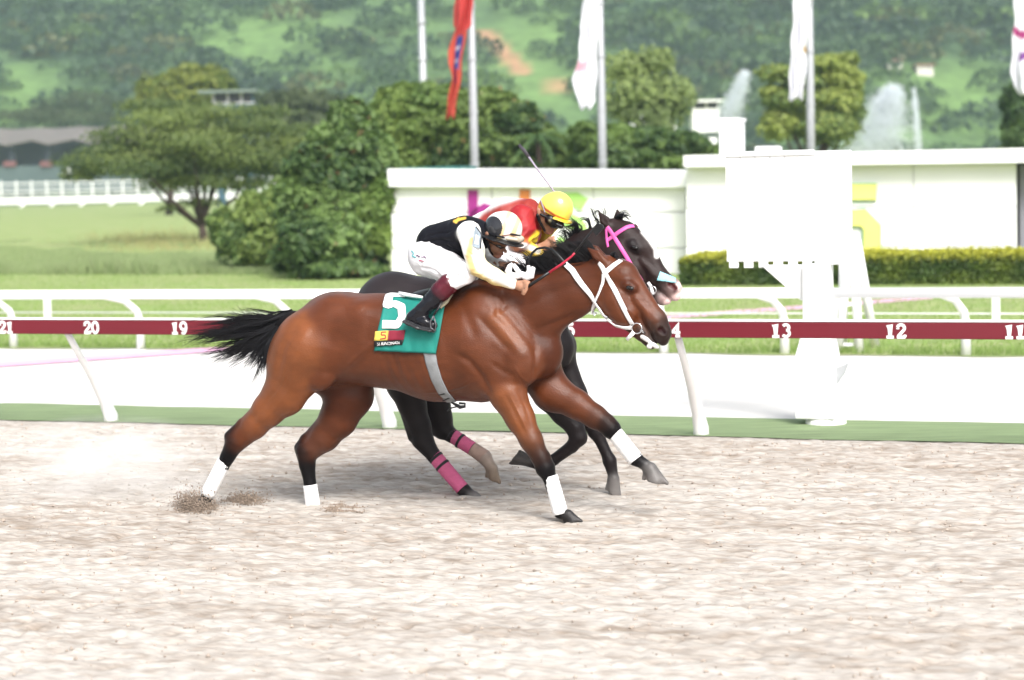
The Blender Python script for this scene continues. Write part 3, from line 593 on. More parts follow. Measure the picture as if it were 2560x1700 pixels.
# ------------------------------------------------------------------ wooded hillside
def hill_z(x, y):
    b = np.clip(y - 430 - 25*vnoise(x/140 + 50, y*0 + 5.5, 61)*2, 0, 1e9)
    z = .36*b + 16*vnoise(x/110 + 30, y/130 + 30, 62)*np.clip(b/60, 0, 1) + 7*vnoise(x/38 + 30, y/45 + 30, 63)*np.clip(b/40, 0, 1)
    return z - .08
hx = np.linspace(-420, 420, 341); hy = np.linspace(425, 1150, 240); HX, HY2 = np.meshgrid(hx, hy, indexing='ij'); HZ = hill_z(HX, HY2)
def px_of(P):
    P = np.asarray(P) - [0, 0, CH]; c, s = math.cos(PIT), math.sin(PIT); d = P[..., 1]*c - P[..., 2]*s; up = P[..., 1]*s + P[..., 2]*c
    u, v = FPX*P[..., 0]/d, -FPX*up/d; cr, sr = math.cos(ROL), math.sin(ROL); return 1280 + u*cr + v*sr, 850 - u*sr + v*cr
HP = np.stack([HX, HY2, HZ], -1); qx, qy = px_of(HP)
# open grassy slopes (light) and woods (dark); where they lie is read from the photograph
open_ = [(760, 70, 190, 60, 1.3), (640, 150, 160, 60, .8), (60, 230, 130, 70, 1.0), (1330, 120, 110, 140, 1.2), (1050, 60, 80, 60, .5), (2350, 200, 230, 60, .9), (430, 60, 90, 60, .7), (2200, 320, 300, 50, .9), (1000, 200, 140, 50, .5), (300, 180, 160, 30, .3)]
wood_ = [(180, 80, 200, 90, 1.1), (1900, 60, 420, 80, 1.3), (2300, 90, 260, 60, .8), (950, 120, 70, 60, .6), (500, 200, 70, 60, .4), (1750, 200, 160, 90, .8), (1180, 60, 60, 40, .3)]
def openness(px, py):
    o = np.full(np.shape(px), .12)
    for x, y, rx, ry, a in open_: o = o + a*np.exp(-((px-x)/rx)**2 - ((py-y)/ry)**2)
    for x, y, rx, ry, a in wood_: o = o - a*np.exp(-((px-x)/rx)**2 - ((py-y)/ry)**2)
    return o
op = openness(qx, qy) + .9*vnoise(HX/16 + 30, HY2/22 + 30, 64) + .5*vnoise(HX/5 + 30, HY2/8 + 30, 65)*1.5; f = np.clip(op*.6 + .38, 0, 1)[..., None]
col = np.array((.125, .215, .06))*f + np.array((.05, .095, .04))*(1-f)
scar = np.exp(-((qx - (1225 + (qy-95)*.95))/26)**2)*((qy > 78) & (qy < 190)); scar = np.maximum(scar, .8*np.exp(-((qx-1400)/45)**2 - ((qy-215)/22)**2)); scar = np.clip(scar + .3*vnoise(HX/5+9, HY2/5+9, 66), 0, 1)[..., None]*(scar[..., None] > .25)
col = col*(1-scar) + np.array((.42, .22, .12))*scar
nh = HX.shape; ii = np.arange(nh[0]*nh[1]).reshape(nh); Fh = np.stack([ii[:-1, :-1], ii[1:, :-1], ii[1:, 1:], ii[:-1, 1:]], -1).reshape(-1, 4)
npmesh('hillside', HP.reshape(-1, 3), Fh, mat('m_hillside', (.1, .15, .05), .95, .3, .25, bump=.6, bscale=.6, attr=True), cols=col.reshape(-1, 3))['kind'] = 'structure'
# the woods on it read as one mass: leaf clumps of many crowns in one object
N = 8200; cx = rng.uniform(-290, 290, N); cy = rng.uniform(438, 860, N); keep = np.abs(cx) < .40*cy; cx, cy = cx[keep], cy[keep]; cz = hill_z(cx, cy)
qx, qy = px_of(np.stack([cx, cy, cz], 1)); w_ = openness(qx, qy) + .5*vnoise(cx/25 + 8, cy/25 + 8, 67); keep = (rng.random(len(cx)) < np.clip(.9 - w_*.8, .16, 1)) & (abs(qx - (1225 + (qy-95)*.95)) > 55); cx, cy, cz = cx[keep], cy[keep], cz[keep]
nc = len(cx); K = 80; R = 1.6 + 5.2*rng.random(nc)**1.5; D = rng.normal(size=(nc, K, 3)); D /= np.linalg.norm(D, axis=2)[..., None]; D[..., 2] = abs(D[..., 2])*.9 - .15
rr = (.75 + .35*rng.random((nc, K, 1)))*R[:, None, None]; P_ = np.stack([cx, cy, cz + R*.35], 1)[:, None] + D*rr*[1.25, 1.25, .85]
g = np.clip(rng.normal(.45, .3, (nc, 1, 1)) + rng.normal(0, .18, (nc, K, 1)), 0, 1); tint = rng.random((nc, 1, 1))
cc = np.array((.095, .165, .055))*g + np.array((.036, .075, .04))*(1-g); cc = np.where(tint > .90, cc*np.array((1.5, .95, .8)), np.where(tint < .12, cc*np.array((1.6, 1.5, .9)), cc)) + 0*P_
leaf_cards(P_.reshape(-1, 3), D.reshape(-1, 3), (rng.uniform(.55, 1.0, (nc, K))*(R/4.5)[:, None]).ravel(), cc.reshape(-1, 3), 'hillside_woods', None, asp=.7)['kind'] = 'stuff'
m_house = mat('m_far_house', (.62, .58, .52), .8, .1, .2)
for i, (px, py, w_, h_, lb) in enumerate(((2230, 170, 34, 10, 'tiny pale house half hidden in the woods above the tall jet'), (2305, 176, 40, 10, 'tiny cream house right of its neighbour on the wooded slope'))):
    Yh = 560; o = atY(px, py, Yh); zz_ = float(hill_z(np.array([o[0]]), np.array([o[1]]))[0]); k = Yh/FPX
    # stand it where the ray meets the slope
    for Yh in np.arange(435, 1000, 2.0):
        o = atY(px, py, Yh); zz_ = float(hill_z(np.array([o[0]]), np.array([o[1]]))[0])
        if zz_ >= o[2]: break
    k = Yh/FPX; hs_ = thing('hill_house', lb, 'house', (o[0], o[1] - 4, zz_), 0, 'houses on the hill')
    MB().box((-w_*k/2, 0, -3), (w_*k/2, 5, h_*k)).build('wall', m_house, hs_); MB().box((-w_*k/2-.4, -.5, h_*k), (w_*k/2+.4, 5.5, h_*k+.35)).build('roof', mat('m_far_roof', (.30, .16, .11), .8, .1, .2), hs_)
    for sx in (-.3, .05, .3): MB().box((w_*k*sx, -.06, h_*k*.35), (w_*k*sx + .5, -.01, h_*k*.75)).build('window', m_dark, hs_)

# ------------------------------------------------------------------ haze
hzb = MB().box((-700, -30, -1.2), (700, 1300, 330)).build('haze', None); hzb['kind'] = 'stuff'
hm_ = bpy.data.materials.new('m_haze'); hm_.use_nodes = True; n_ = hm_.node_tree.nodes; n_.remove(n_['Principled BSDF'])
pvn = n_.new('ShaderNodeVolumePrincipled'); pvn.inputs['Color'].default_value = (.70, .85, 1, 1); pvn.inputs['Density'].default_value = .00031; pvn.inputs['Anisotropy'].default_value = .2
hm_.node_tree.links.new(pvn.outputs[0], n_['Material Output'].inputs['Volume']); hzb.data.materials.append(hm_)
# ------------------------------------------------------------------ bodies: smooth unions of tapered limbs, meshed with surface nets
class Frame:                              # upright plane of an animal running along the track
    def __init__(self, origin): self.o = np.array(origin, float)
    def U(self, px, py, w=0.0):           # pixel -> (along, towards camera, up) on the plane w in front of the middle plane
        d = ray(px, py); c0 = np.array([0, 0, CH]) - self.o
        k = (w - c0 @ NC)/(d @ NC); P = c0 + k*d
        return np.array([P @ HD, w, P[2]])
    def scale(self, px, py, w=0.0):       # metres per pixel there
        u = self.U(px, py, w); P = self.o + HD*u[0] + NC*u[1]
        return (P[1]*math.cos(PIT) - (u[2]-CH)*math.sin(PIT))/FPX
    def to_local(self, P): d = np.asarray(P) - self.o; return np.stack([d @ HD, d @ NC, d[..., 2]], -1)
# local axes (along, towards camera, up) are left-handed, so objects use y = away from the camera
def flip(P): return np.asarray(P)*np.array([1, -1, 1])
class Body:
    def __init__(self, fr, h): self.fr, self.h, self.pr = fr, h, []
    # a tapered limb between two pixels; radii in photo pixels; lat squeezes sideways
    def limb(self, a, b, ra, rb, wa=0.0, wb=None, lat=1.0, k=.03, col=(.5, .5, .5), sub=False, amt=1):
        wb = wa if wb is None else wb; f = self.fr
        A, B = f.U(a[0], a[1], wa), f.U(b[0], b[1], wb)
        self.raw(A, B, ra*f.scale(*a, wa), rb*f.scale(*b, wb), lat, k, col, sub); return self
    def raw(self, A, B, ra, rb, lat=1.0, k=.03, col=(.5, .5, .5), sub=False):
        self.pr.append((np.array(A, float), np.array(B, float), ra, rb, lat, k, np.array(col, float), sub))
    def sym(self, a, b, ra, rb, wa, wb=None, **kw):
        """the same limb on both sides, placed from the pixel of the near one"""
        wb = wa if wb is None else wb; f = self.fr; A, B = f.U(a[0], a[1], wa), f.U(b[0], b[1], wb); sa, sb = f.scale(*a, wa), f.scale(*b, wb)
        m = np.array([1, -1, 1]); self.raw(A, B, ra*sa, rb*sb, **kw); self.raw(A*m, B*m, ra*sa, rb*sb, **kw)
    def chain(self, pts, ws, k=.02, cols=None, lat=1.0):
        for i in range(len(pts)-1):
            (x0, y0, r0), (x1, y1, r1) = pts[i], pts[i+1]
            w0, w1 = (ws, ws) if not hasattr(ws, '__len__') else (ws[i], ws[i+1])
            self.limb((x0, y0), (x1, y1), r0, r1, w0, w1, lat, k, cols[i] if isinstance(cols, list) else cols)
    def hoof(self, cor, toe, heel, w, rc, col):
        """hoof: flares from the coronet to a flat sole between toe and heel"""
        c, t, h_ = [np.array(q, float) for q in (cor, toe, heel)]; m = (t + h_)/2; L = np.linalg.norm(t - h_); d = (t - h_)/L; n = np.array([-d[1], d[0]]); n = n if n @ (m - c) > 0 else -n
        self.limb(tuple(c), tuple(m), rc, L*.36, w, lat=1.0, k=.010, col=col); self.limb(tuple(c), tuple(t), rc*.85, 5, w, k=.014, col=col); self.limb(tuple(c - d*rc*.3), tuple(h_), rc*.7, 6, w, k=.012, col=col)
        q = m + n*52; self.limb(tuple(q), tuple(q + d), 52, 52, w, k=.004, sub=True)
    @staticmethod
    def dist(p, A, B, ra, rb, lat):
        A2, B2 = A.copy(), B.copy(); w0 = A[1]
        X, Y, Z = p
        if lat != 1.0: Y = (Y - w0)/lat + w0; B2[1] = (B2[1] - w0)/lat + w0
        d = B2 - A2; L2 = d @ d + 1e-12
        t = np.clip(((X-A2[0])*d[0] + (Y-A2[1])*d[1] + (Z-A2[2])*d[2])/L2, 0, 1)
        r = ra + (rb-ra)*t
        q = np.sqrt((X-A2[0]-t*d[0])**2 + (Y-A2[1]-t*d[1])**2 + (Z-A2[2]-t*d[2])**2) - r
        return q*(min(1.0, lat)*.5 + .5) if lat != 1 else q
    def mesh(self):
        h = self.h; ext = [(np.minimum(A, B) - max(ra, rb)*max(1, l) - .02, np.maximum(A, B) + max(ra, rb)*max(1, l) + .02) for A, B, ra, rb, l, k, c, s in self.pr if not s]
        lo = np.min([e[0] for e in ext], 0) - 2*h; hi = np.max([e[1] for e in ext], 0) + 2*h
        n = np.ceil((hi-lo)/h).astype(int) + 1
        ax = [lo[i] + h*np.arange(n[i]) for i in range(3)]
        F = np.full(n, .5, np.float32)
        for A, B, ra, rb, l, k, c, s in self.pr:
            m = max(ra, rb); mm = np.array([m, m*max(l, .3), m]) + k + 3*h
            i0 = np.maximum(0, np.floor((np.minimum(A, B) - mm - lo)/h).astype(int)); i1 = np.minimum(n, np.ceil((np.maximum(A, B) + mm - lo)/h).astype(int) + 1)
            if (i1 <= i0).any(): continue
            sl = tuple(slice(a, b) for a, b in zip(i0, i1))
            X = ax[0][sl[0]][:, None, None]; Y = ax[1][sl[1]][None, :, None]; Z = ax[2][sl[2]][None, None, :]
            d = self.dist((X, Y, Z), A, B, ra, rb, l).astype(np.float32); G = F[sl]
            if s:
                hh = np.maximum(k - np.abs(G + d), 0)/k; F[sl] = np.maximum(G, -d) + hh*hh*k*.25
            else:
                hh = np.maximum(k - np.abs(G - d), 0)/k; F[sl] = np.minimum(G, d) - hh*hh*k*.25
        V, Q = surface_nets(F, lo, h); V = relax(V, Q, 2)
        return V, Q
    def colours(self, V, sig=.010):
        W = np.zeros(len(V)); C = np.zeros((len(V), 3)); D = []
        pr = [q for q in self.pr if not q[7]]
        for A, B, ra, rb, l, k, c, s in pr: D.append(self.dist((V[:, 0], V[:, 1], V[:, 2]), A, B, ra, rb, l))
        D = np.array(D); D = D - D.min(0); wgt = np.exp(-D/sig)
        cols = np.array([q[6] for q in pr]); return (wgt.T @ cols)/wgt.sum(0)[:, None]
def surface_nets(F, lo, h):
    n = np.array(F.shape); S = F < 0
    c = np.zeros(n-1, np.uint8)
    offs = [(i, j, k) for i in (0, 1) for j in (0, 1) for k in (0, 1)]
    for i, j, k in offs: c += S[i:n[0]-1+i, j:n[1]-1+j, k:n[2]-1+k]
    act = np.argwhere((c > 0) & (c < 8)); del c
    idx = np.full(n-1, -1, np.int32); idx[act[:, 0], act[:, 1], act[:, 2]] = np.arange(len(act))
    val = {o: F[act[:, 0]+o[0], act[:, 1]+o[1], act[:, 2]+o[2]] for o in offs}
    acc = np.zeros((len(act), 3)); cnt = np.zeros(len(act))
    for a in offs:
        for d in range(3):
            if a[d] == 0:
                b = list(a); b[d] = 1; b = tuple(b); va, vb = val[a], val[b]; m = (va < 0) != (vb < 0)
                t = np.where(m, va/np.where(m, va-vb, 1), 0); p = np.array(a, float)[None] + t[:, None]*np.eye(3)[d]
                acc[m] += p[m]; cnt[m] += 1
    V = lo + h*(act + acc/cnt[:, None])
    Q = []
    for d in range(3):
        e1, e2 = (d+1) % 3, (d+2) % 3
        A = np.moveaxis(S, d, 0)
        ch = A[:-1] != A[1:]; pos = np.argwhere(ch); inside = A[:-1][ch]
        P = np.zeros((len(pos), 3), int); rest = [x for x in range(3) if x != d]
        P[:, d] = pos[:, 0]; P[:, rest[0]] = pos[:, 1]; P[:, rest[1]] = pos[:, 2]
        ok = (P[:, e1] > 0) & (P[:, e2] > 0) & (P[:, e1] < n[e1]-1) & (P[:, e2] < n[e2]-1); P = P[ok]; inside = inside[ok]
        def cell(o1, o2):
            q = P.copy(); q[:, e1] += o1; q[:, e2] += o2; return idx[q[:, 0], q[:, 1], q[:, 2]]
        q = np.stack([cell(-1, -1), cell(0, -1), cell(0, 0), cell(-1, 0)], 1); q[~inside] = q[~inside][:, ::-1]; Q.append(q)
    return V, np.concatenate(Q)
def relax(V, Q, n):
    for _ in range(n):
        acc = np.zeros_like(V); cnt = np.zeros(len(V))
        for i in range(4):
            for j in (1, 3): np.add.at(acc, Q[:, i], V[Q[:, (i+j) % 4]]); np.add.at(cnt, Q[:, i], 1)
        V = V*.5 + .5*acc/cnt[:, None]
    return V
def body_object(bd, name, m, parent, post=None, lines=None, sig=.010):
    V, Q = bd.mesh(); C = bd.colours(V, sig)
    if lines: V = relief(bd.fr, V, Q, lines)
    if post: V, C = post(V, C)
    Q = Q[:, ::-1]                          # mirrored axes turn the winding over
    return npmesh(name, flip(V), Q, m, parent, C), V, Q
def vnormals(V, Q):
    N = np.cross(V[Q[:, 2]] - V[Q[:, 0]], V[Q[:, 3]] - V[Q[:, 1]]); out = np.zeros_like(V)
    for i in range(4): np.add.at(out, Q[:, i], N)
    return out/(np.linalg.norm(out, axis=1)[:, None] + 1e-12)
def seg_dist(x, y, pts):
    best = np.full(x.shape, 1e9); par = np.zeros(x.shape); n = len(pts) - 1
    for i in range(n):
        (a, b), (c, d) = pts[i][:2], pts[i+1][:2]; dx, dy = c-a, d-b; t = np.clip(((x-a)*dx + (y-b)*dy)/(dx*dx+dy*dy+1e-9), 0, 1)
        q = np.hypot(x-a-t*dx, y-b-t*dy); m = q < best; best = np.where(m, q, best); par = np.where(m, (i+t)/n, par)
    return best, par
def local_px(fr, V):
    P = fr.o + V[:, :1]*HD + V[:, 1:2]*NC; P[:, 2] = V[:, 2] + fr.o[2]; return px_of(P)
def relief(fr, V, Q, lines, mirror=True):
    """skin relief: grooves (depth < 0) and ridges along lines seen on the near side, mirrored to the far side"""
    N = vnormals(V, Q); Vm = V.copy(); near = V[:, 1] > 0
    if mirror: Vm[:, 1] = abs(Vm[:, 1])
    facing = np.clip(abs(N[:, 1])*2.2 - .25, 0, 1)
    x, y = local_px(fr, Vm); D = np.zeros(len(V))
    for pts, wd, dep, both in lines:
        d, t = seg_dist(x, y, pts); amt = dep*np.exp(-(d/wd)**2)*np.clip(np.sin(np.pi*np.clip(t, .02, .98))*1.6 + .15, 0, 1)
        D += amt*(facing if both else facing*near)
    s = np.sign((N*(V - V.mean(0))).sum(1).mean())
    return V + N*D[:, None]*s
def px_of(P):
    P = np.asarray(P) - [0, 0, CH]; c, s = math.cos(PIT), math.sin(PIT); d = P[..., 1]*c - P[..., 2]*s; up = P[..., 1]*s + P[..., 2]*c
    u, v = FPX*P[..., 0]/d, -FPX*up/d; cr, sr = math.cos(ROL), math.sin(ROL); return 1280 + u*cr + v*sr, 850 - u*sr + v*cr
# ------------------------------------------------------------------ the bay horse in front
BAY, BAYD, BAYL, BLK = (.090, .0240, .0075), (.058, .0150, .0056), (.150, .0450, .0125), (.0055, .005, .0055)  # coat tones carry shading: lighter rump and near limbs, darker far limbs
BAYM = (.072, .0190, .0064)  # neck shading put into the coat colour
HOOF, MUZ = (.13, .12, .115), (.045, .024, .018)
m_bay = mat('m_bay_coat', BAY, .33, .14, 16, attr=True, bump=.22, bscale=140, spec=.42, stretch=(.6, 1, 1.4), lumspec=(.08, .36))
F1 = Frame(gnd(1435, 1306) - NC*.12 - HD*1.3)
H1 = Body(F1, .0072)
def horse_legs(H, legs, cu, cm, cl):
    for L in legs: H.chain(*L)
L_ = H1.limb
# trunk
L_((845, 845), (960, 852), 117, 112, lat=.83, k=.07, col=BAY)
L_((960, 852), (1090, 869), 112, 129, lat=.86, k=.07, col=BAY)
L_((1090, 869), (1195, 863), 129, 144, lat=.78, k=.07, col=BAY)
L_((1110, 775), (1195, 750), 46, 44, lat=.55, k=.08, col=BAY)
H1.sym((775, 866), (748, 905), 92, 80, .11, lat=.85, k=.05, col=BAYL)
H1.sym((840, 805), (940, 815), 66, 56, .12, .135, lat=.8, k=.06, col=BAY)
# shoulders and breast
H1.sym((1205, 790), (1292, 905), 78, 66, .11, .13, lat=.62, k=.04, col=BAY)
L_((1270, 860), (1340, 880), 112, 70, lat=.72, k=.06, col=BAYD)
L_((1352, 880), (1350, 905), 52, 48, -.12, k=.03, col=BAYD); L_((1296, 890), (1296, 915), 44, 42, .13, k=.02, col=BAY)
# neck
L_((1235, 805), (1345, 768), 100, 80, lat=.62, k=.07, col=BAYM)
L_((1345, 768), (1425, 730), 80, 65, lat=.56, k=.05, col=BAYM)
L_((1425, 730), (1502, 692), 64, 50, lat=.52, k=.05, col=BAYM)
# head
L_((1520, 672), (1556, 690), 34, 37, lat=.95, k=.03, col=BAY)
L_((1560, 690), (1640, 800), 36, 25, lat=.78, k=.03, col=BAY)
L_((1640, 800), (1655, 832), 27, 25, lat=.9, k=.03, col=MUZ)
H1.sym((1535, 750), (1560, 780), 46, 37, .045, .04, lat=.62, k=.03, col=BAY)
L_((1535, 752), (1602, 830), 44, 20, lat=.62, k=.03, col=BAY)
L_((1600, 828), (1628, 860), 19, 14, lat=.9, k=.02, col=MUZ)
L_((1655, 838), (1658, 852), 19, 13, lat=1.0, k=.02, col=MUZ)
H1.sym((1568, 712), (1582, 722), 17, 13, .062, k=.018, col=BAYD)
H1.sym((1590, 745), (1640, 800), 9, 8, .055, .045, k=.02, col=BAY)
H1.sym((1646, 820), (1660, 834), 13, 11, .036, k=.012, col=MUZ)
H1.sym((1653, 824), (1660, 832), 9.5, 8.5, .068, k=.008, sub=True)
H1.sym((1612, 848), (1648, 856), 2.6, 2.6, .052, k=.006, sub=True)
L_((1511, 655), (1492, 638), 11, 13, .062, .07, lat=.8, k=.012, col=BAY); L_((1492, 638), (1469, 620), 13, 2.5, .07, .075, lat=.7, k=.01, col=BAYD)
L_((1508, 645), (1488, 626), 11, 12, -.062, -.07, lat=.8, k=.012, col=BAYD); L_((1488, 626), (1466, 608), 12, 2.5, -.07, -.075, lat=.7, k=.01, col=BAYD)
L_((1500, 645), (1478, 626), 5, 3, .10, .10, k=.01, sub=True)
# dock
L_((735, 800), (690, 812), 24, 15, k=.03, col=BLK)
# near hind leg, driving back
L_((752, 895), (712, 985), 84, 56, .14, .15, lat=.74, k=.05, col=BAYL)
L_((805, 880), (800, 935), 72, 42, .17, .19, lat=.62, k=.04, col=BAY)
H1.chain([(712, 980, 54), (672, 1024, 41), (636, 1064, 32), (592, 1104, 26)], .15, k=.03, cols=[BAYL, BAYL, BAY, (.05, .02, .012)], lat=.85)
H1.chain([(655, 1018, 14), (606, 1060, 13), (577, 1092, 17)], .15, k=.02, cols=[BAY, BLK])
H1.chain([(589, 1104, 26), (569, 1142, 18), (534, 1210, 14), (523, 1230, 16), (510, 1256, 14)], .15, k=.015, cols=BLK)
L_((506, 1258), (496, 1278), 15, 19, .15, k=.01, col=HOOF); 
# far hind leg under the belly
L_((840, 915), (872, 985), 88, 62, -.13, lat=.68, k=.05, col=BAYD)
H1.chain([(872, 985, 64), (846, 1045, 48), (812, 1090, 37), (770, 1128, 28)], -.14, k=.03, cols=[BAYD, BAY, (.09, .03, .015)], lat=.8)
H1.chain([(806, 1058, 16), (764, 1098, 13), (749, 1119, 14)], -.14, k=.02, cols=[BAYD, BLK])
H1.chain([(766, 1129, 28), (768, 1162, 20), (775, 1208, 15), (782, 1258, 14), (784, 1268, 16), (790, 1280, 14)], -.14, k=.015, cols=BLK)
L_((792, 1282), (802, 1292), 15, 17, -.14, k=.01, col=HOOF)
# near foreleg, on the ground
L_((1228, 915), (1270, 985), 62, 46, .15, .14, lat=.72, k=.04, col=BAY)
H1.chain([(1270, 985, 47), (1300, 1045, 36), (1328, 1100, 28), (1353, 1148, 23)], .135, k=.03, cols=[BAYL, BAYL, (.05, .02, .012)], lat=.9)
H1.chain([(1354, 1146, 24), (1364, 1172, 24), (1372, 1190, 17), (1392, 1262, 14), (1400, 1280, 16), (1420, 1290, 13)], .13, k=.015, cols=[BLK]*5)
H1.hoof((1421, 1287), (1453, 1303), (1414, 1305), .13, 13, (.03, .028, .028))
# far foreleg, reaching forward
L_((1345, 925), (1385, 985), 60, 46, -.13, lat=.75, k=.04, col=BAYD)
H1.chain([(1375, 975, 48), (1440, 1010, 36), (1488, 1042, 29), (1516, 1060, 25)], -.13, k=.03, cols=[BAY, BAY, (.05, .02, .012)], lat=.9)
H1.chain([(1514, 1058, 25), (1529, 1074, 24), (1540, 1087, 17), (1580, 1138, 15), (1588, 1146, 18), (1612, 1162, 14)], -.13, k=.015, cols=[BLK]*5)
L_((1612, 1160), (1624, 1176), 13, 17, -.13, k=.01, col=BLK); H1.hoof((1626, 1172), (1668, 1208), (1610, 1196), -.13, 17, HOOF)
# fuller muscles on the side we see, and their mirror
H1.sym((1205, 890), (1255, 935), 42, 34, .205, .19, lat=.5, k=.03, col=BAY)
H1.sym((1240, 800), (1300, 880), 22, 20, .20, .19, lat=.7, k=.04, col=BAYL)
H1.sym((905, 782), (914, 788), 14, 12, .185, k=.09, col=BAY)
L_((1288, 985), (1330, 1075), 17, 11, .165, .155, k=.02, col=BAY)
LINES1 = [([(1180, 955), (1150, 968), (1110, 978), (1060, 982)], 3, .004, True), ([(1330, 965), (1300, 940), (1285, 915)], 3, .003, True), ([(1565, 770), (1590, 790), (1606, 812)], 3, .003, True), ([(1590, 770), (1603, 800)], 2.5, .0025, True), ([(1275, 990), (1300, 1040), (1318, 1080)], 2.5, .003, False), ([(720, 930), (700, 975), (665, 1010)], 3, .003, False), ([(1000, 820), (985, 880), (995, 930)], 9, -.003, True), ([(1040, 830), (1025, 890), (1035, 945)], 9, -.003, True), ([(930, 790), (920, 830), (915, 860)], 14, -.006, True), ([(860, 760), (800, 790), (760, 850)], 20, .004, True), ([(1405, 700), (1360, 740), (1310, 790)], 14, .004, True), ([(1240, 740), (1290, 790), (1330, 850)], 8, .005, True), ([(940, 852), (900, 885), (862, 922)], 7, .007, True), ([(950, 870), (905, 905), (880, 935)], 10, -.006, True),
  ([(835, 800), (822, 860), (800, 905), (775, 960)], 14, -.008, True), ([(752, 800), (708, 870), (690, 960)], 9, -.007, True), ([(775, 815), (740, 880), (726, 960)], 10, .004, True),
  ([(1150, 745), (1170, 800), (1190, 850)], 13, -.008, True), ([(1189, 786), (1240, 840), (1292, 894)], 9, -.008, True), ([(1215, 770), (1268, 820), (1318, 880)], 8, -.005, True),
  ([(1140, 885), (1175, 905), (1205, 945), (1232, 1000)], 9, -.013, True), ([(1225, 905), (1260, 930), (1290, 940)], 8, -.006, True),
  ([(1338, 862), (1340, 900), (1338, 950)], 8, -.014, False), ([(1466, 778), (1420, 795), (1345, 822)], 9, -.008, True), ([(1480, 700), (1400, 725), (1300, 752), (1240, 770)], 12, -.006, True),
  ([(1470, 672), (1380, 700), (1300, 722)], 10, .004, True), ([(1255, 720), (1262, 760), (1250, 790)], 8, -.005, True), ([(1225, 730), (1236, 765), (1232, 790)], 6, -.004, True),
  ([(1290, 965), (1312, 1010), (1330, 1070)], 6, -.006, False), ([(1262, 985), (1290, 1040), (1315, 1090)], 6, -.005, False), ([(700, 965), (660, 1015), (620, 1060)], 8, -.006, False), ([(735, 960), (690, 1020), (650, 1060)], 7, .004, False),
  ([(1536, 735), (1560, 790), (1590, 822)], 6, -.006, True), ([(1578, 748), (1610, 785), (1640, 815)], 6, .005, True), ([(1600, 745), (1630, 790)], 6, -.004, True), ([(1556, 722), (1575, 732), (1592, 730)], 4, -.004, True), ([(1560, 712), (1578, 706), (1592, 716)], 4, .003, True),
  ([(1498, 720), (1505, 760), (1515, 790)], 7, -.005, True), ([(1640, 800), (1632, 825), (1622, 848)], 5, -.003, True), ([(1000, 935), (1080, 925), (1150, 935)], 10, -.003, True), ([(960, 905), (1040, 900), (1130, 910)], 5, .002, True), ([(1180, 940), (1150, 960), (1120, 975)], 4, .003, True),
  ([(1420, 985), (1470, 1020)], 6, -.005, False)]

horse1 = thing('racehorse', 'glossy bay racehorse galloping in front with white leg bandages and green saddlecloth', 'horse', F1.o)
def coat1(V, C):
    # fine skin relief: ribs and veins
    u, w_, z = V.T; side = np.clip((abs(w_) - .1)/.15, 0, 1)
    a, b = F1.U(960, 862)[0], F1.U(1170, 862)[0]; band = np.clip((u-a)/.15, 0, 1)*np.clip((b-u)/.15, 0, 1)*np.clip((z-.78)/.15, 0, 1)*np.clip((1.4-z)/.2, 0, 1)
    d = .0020*np.sin((u + .25*z)*2*math.pi/.08 + 2*vnoise(u*4+9, z*4+9, 3))*band*side; V = V.copy(); V[:, 1] += np.sign(w_)*d
    x, y = local_px(F1, np.stack([u, abs(w_), z], 1)); hd = x > 1600
    d_, t_ = seg_dist(x, y, [(1650, 824), (1662, 832)]); nk = (np.exp(-(d_/8)**4)*hd)[:, None]; C = C*(1-nk) + np.array((.020, .004, .004))*nk
    d_, t_ = seg_dist(x, y, [(1662, 806), (1675, 826), (1660, 852), (1640, 846)]); nk = (np.exp(-(d_/17)**4)*hd*.6)[:, None]; C = C*(1-nk) + np.array((.012, .008, .008))*nk
    n_ = vnoise(u*7 + 60, z*7 + w_*3 + 60, 5)[:, None]; C = C*(1 + .35*n_)
    return V, C
horse1_body, HV1, HQ1 = body_object(H1, 'body', m_bay, horse1, post=coat1, lines=LINES1)
# ------------------------------------------------------------------ the dark horse beyond it
DK, DKL, DKB = (.010, .007, .0075), (.020, .015, .016), (.022, .012, .011)
PNK, WHT = (.50, .33, .31), (.72, .70, .68)
m_dark_coat = mat('m_dark_coat', DK, .42, .14, 16, attr=True, bump=.22, bscale=140, spec=.36, stretch=(.6, 1, 1.4), lumspec=(.16, .4))
F2 = Frame(F1.o - NC*.95 + HD*.35)
H2 = Body(F2, .0078); L_ = H2.limb
L_((985, 782), (1085, 806), 104, 104, lat=.84, k=.07, col=DKL)
L_((1085, 806), (1190, 822), 104, 118, lat=.86, k=.07, col=DK)
L_((1190, 822), (1275, 822), 118, 126, lat=.78, k=.07, col=DK)
L_((1180, 745), (1262, 715), 44, 42, lat=.55, k=.08, col=DK)
H2.sym((950, 830), (960, 880), 88, 80, .11, lat=.85, k=.05, col=DKL)
H2.sym((1275, 770), (1345, 865), 72, 60, .11, .13, lat=.62, k=.04, col=DK)
L_((1320, 830), (1372, 868), 105, 66, lat=.72, k=.06, col=DK)
L_((1394, 868), (1392, 890), 48, 44, -.12, k=.03, col=DK); L_((1345, 870), (1345, 900), 44, 42, .13, k=.03, col=DK)
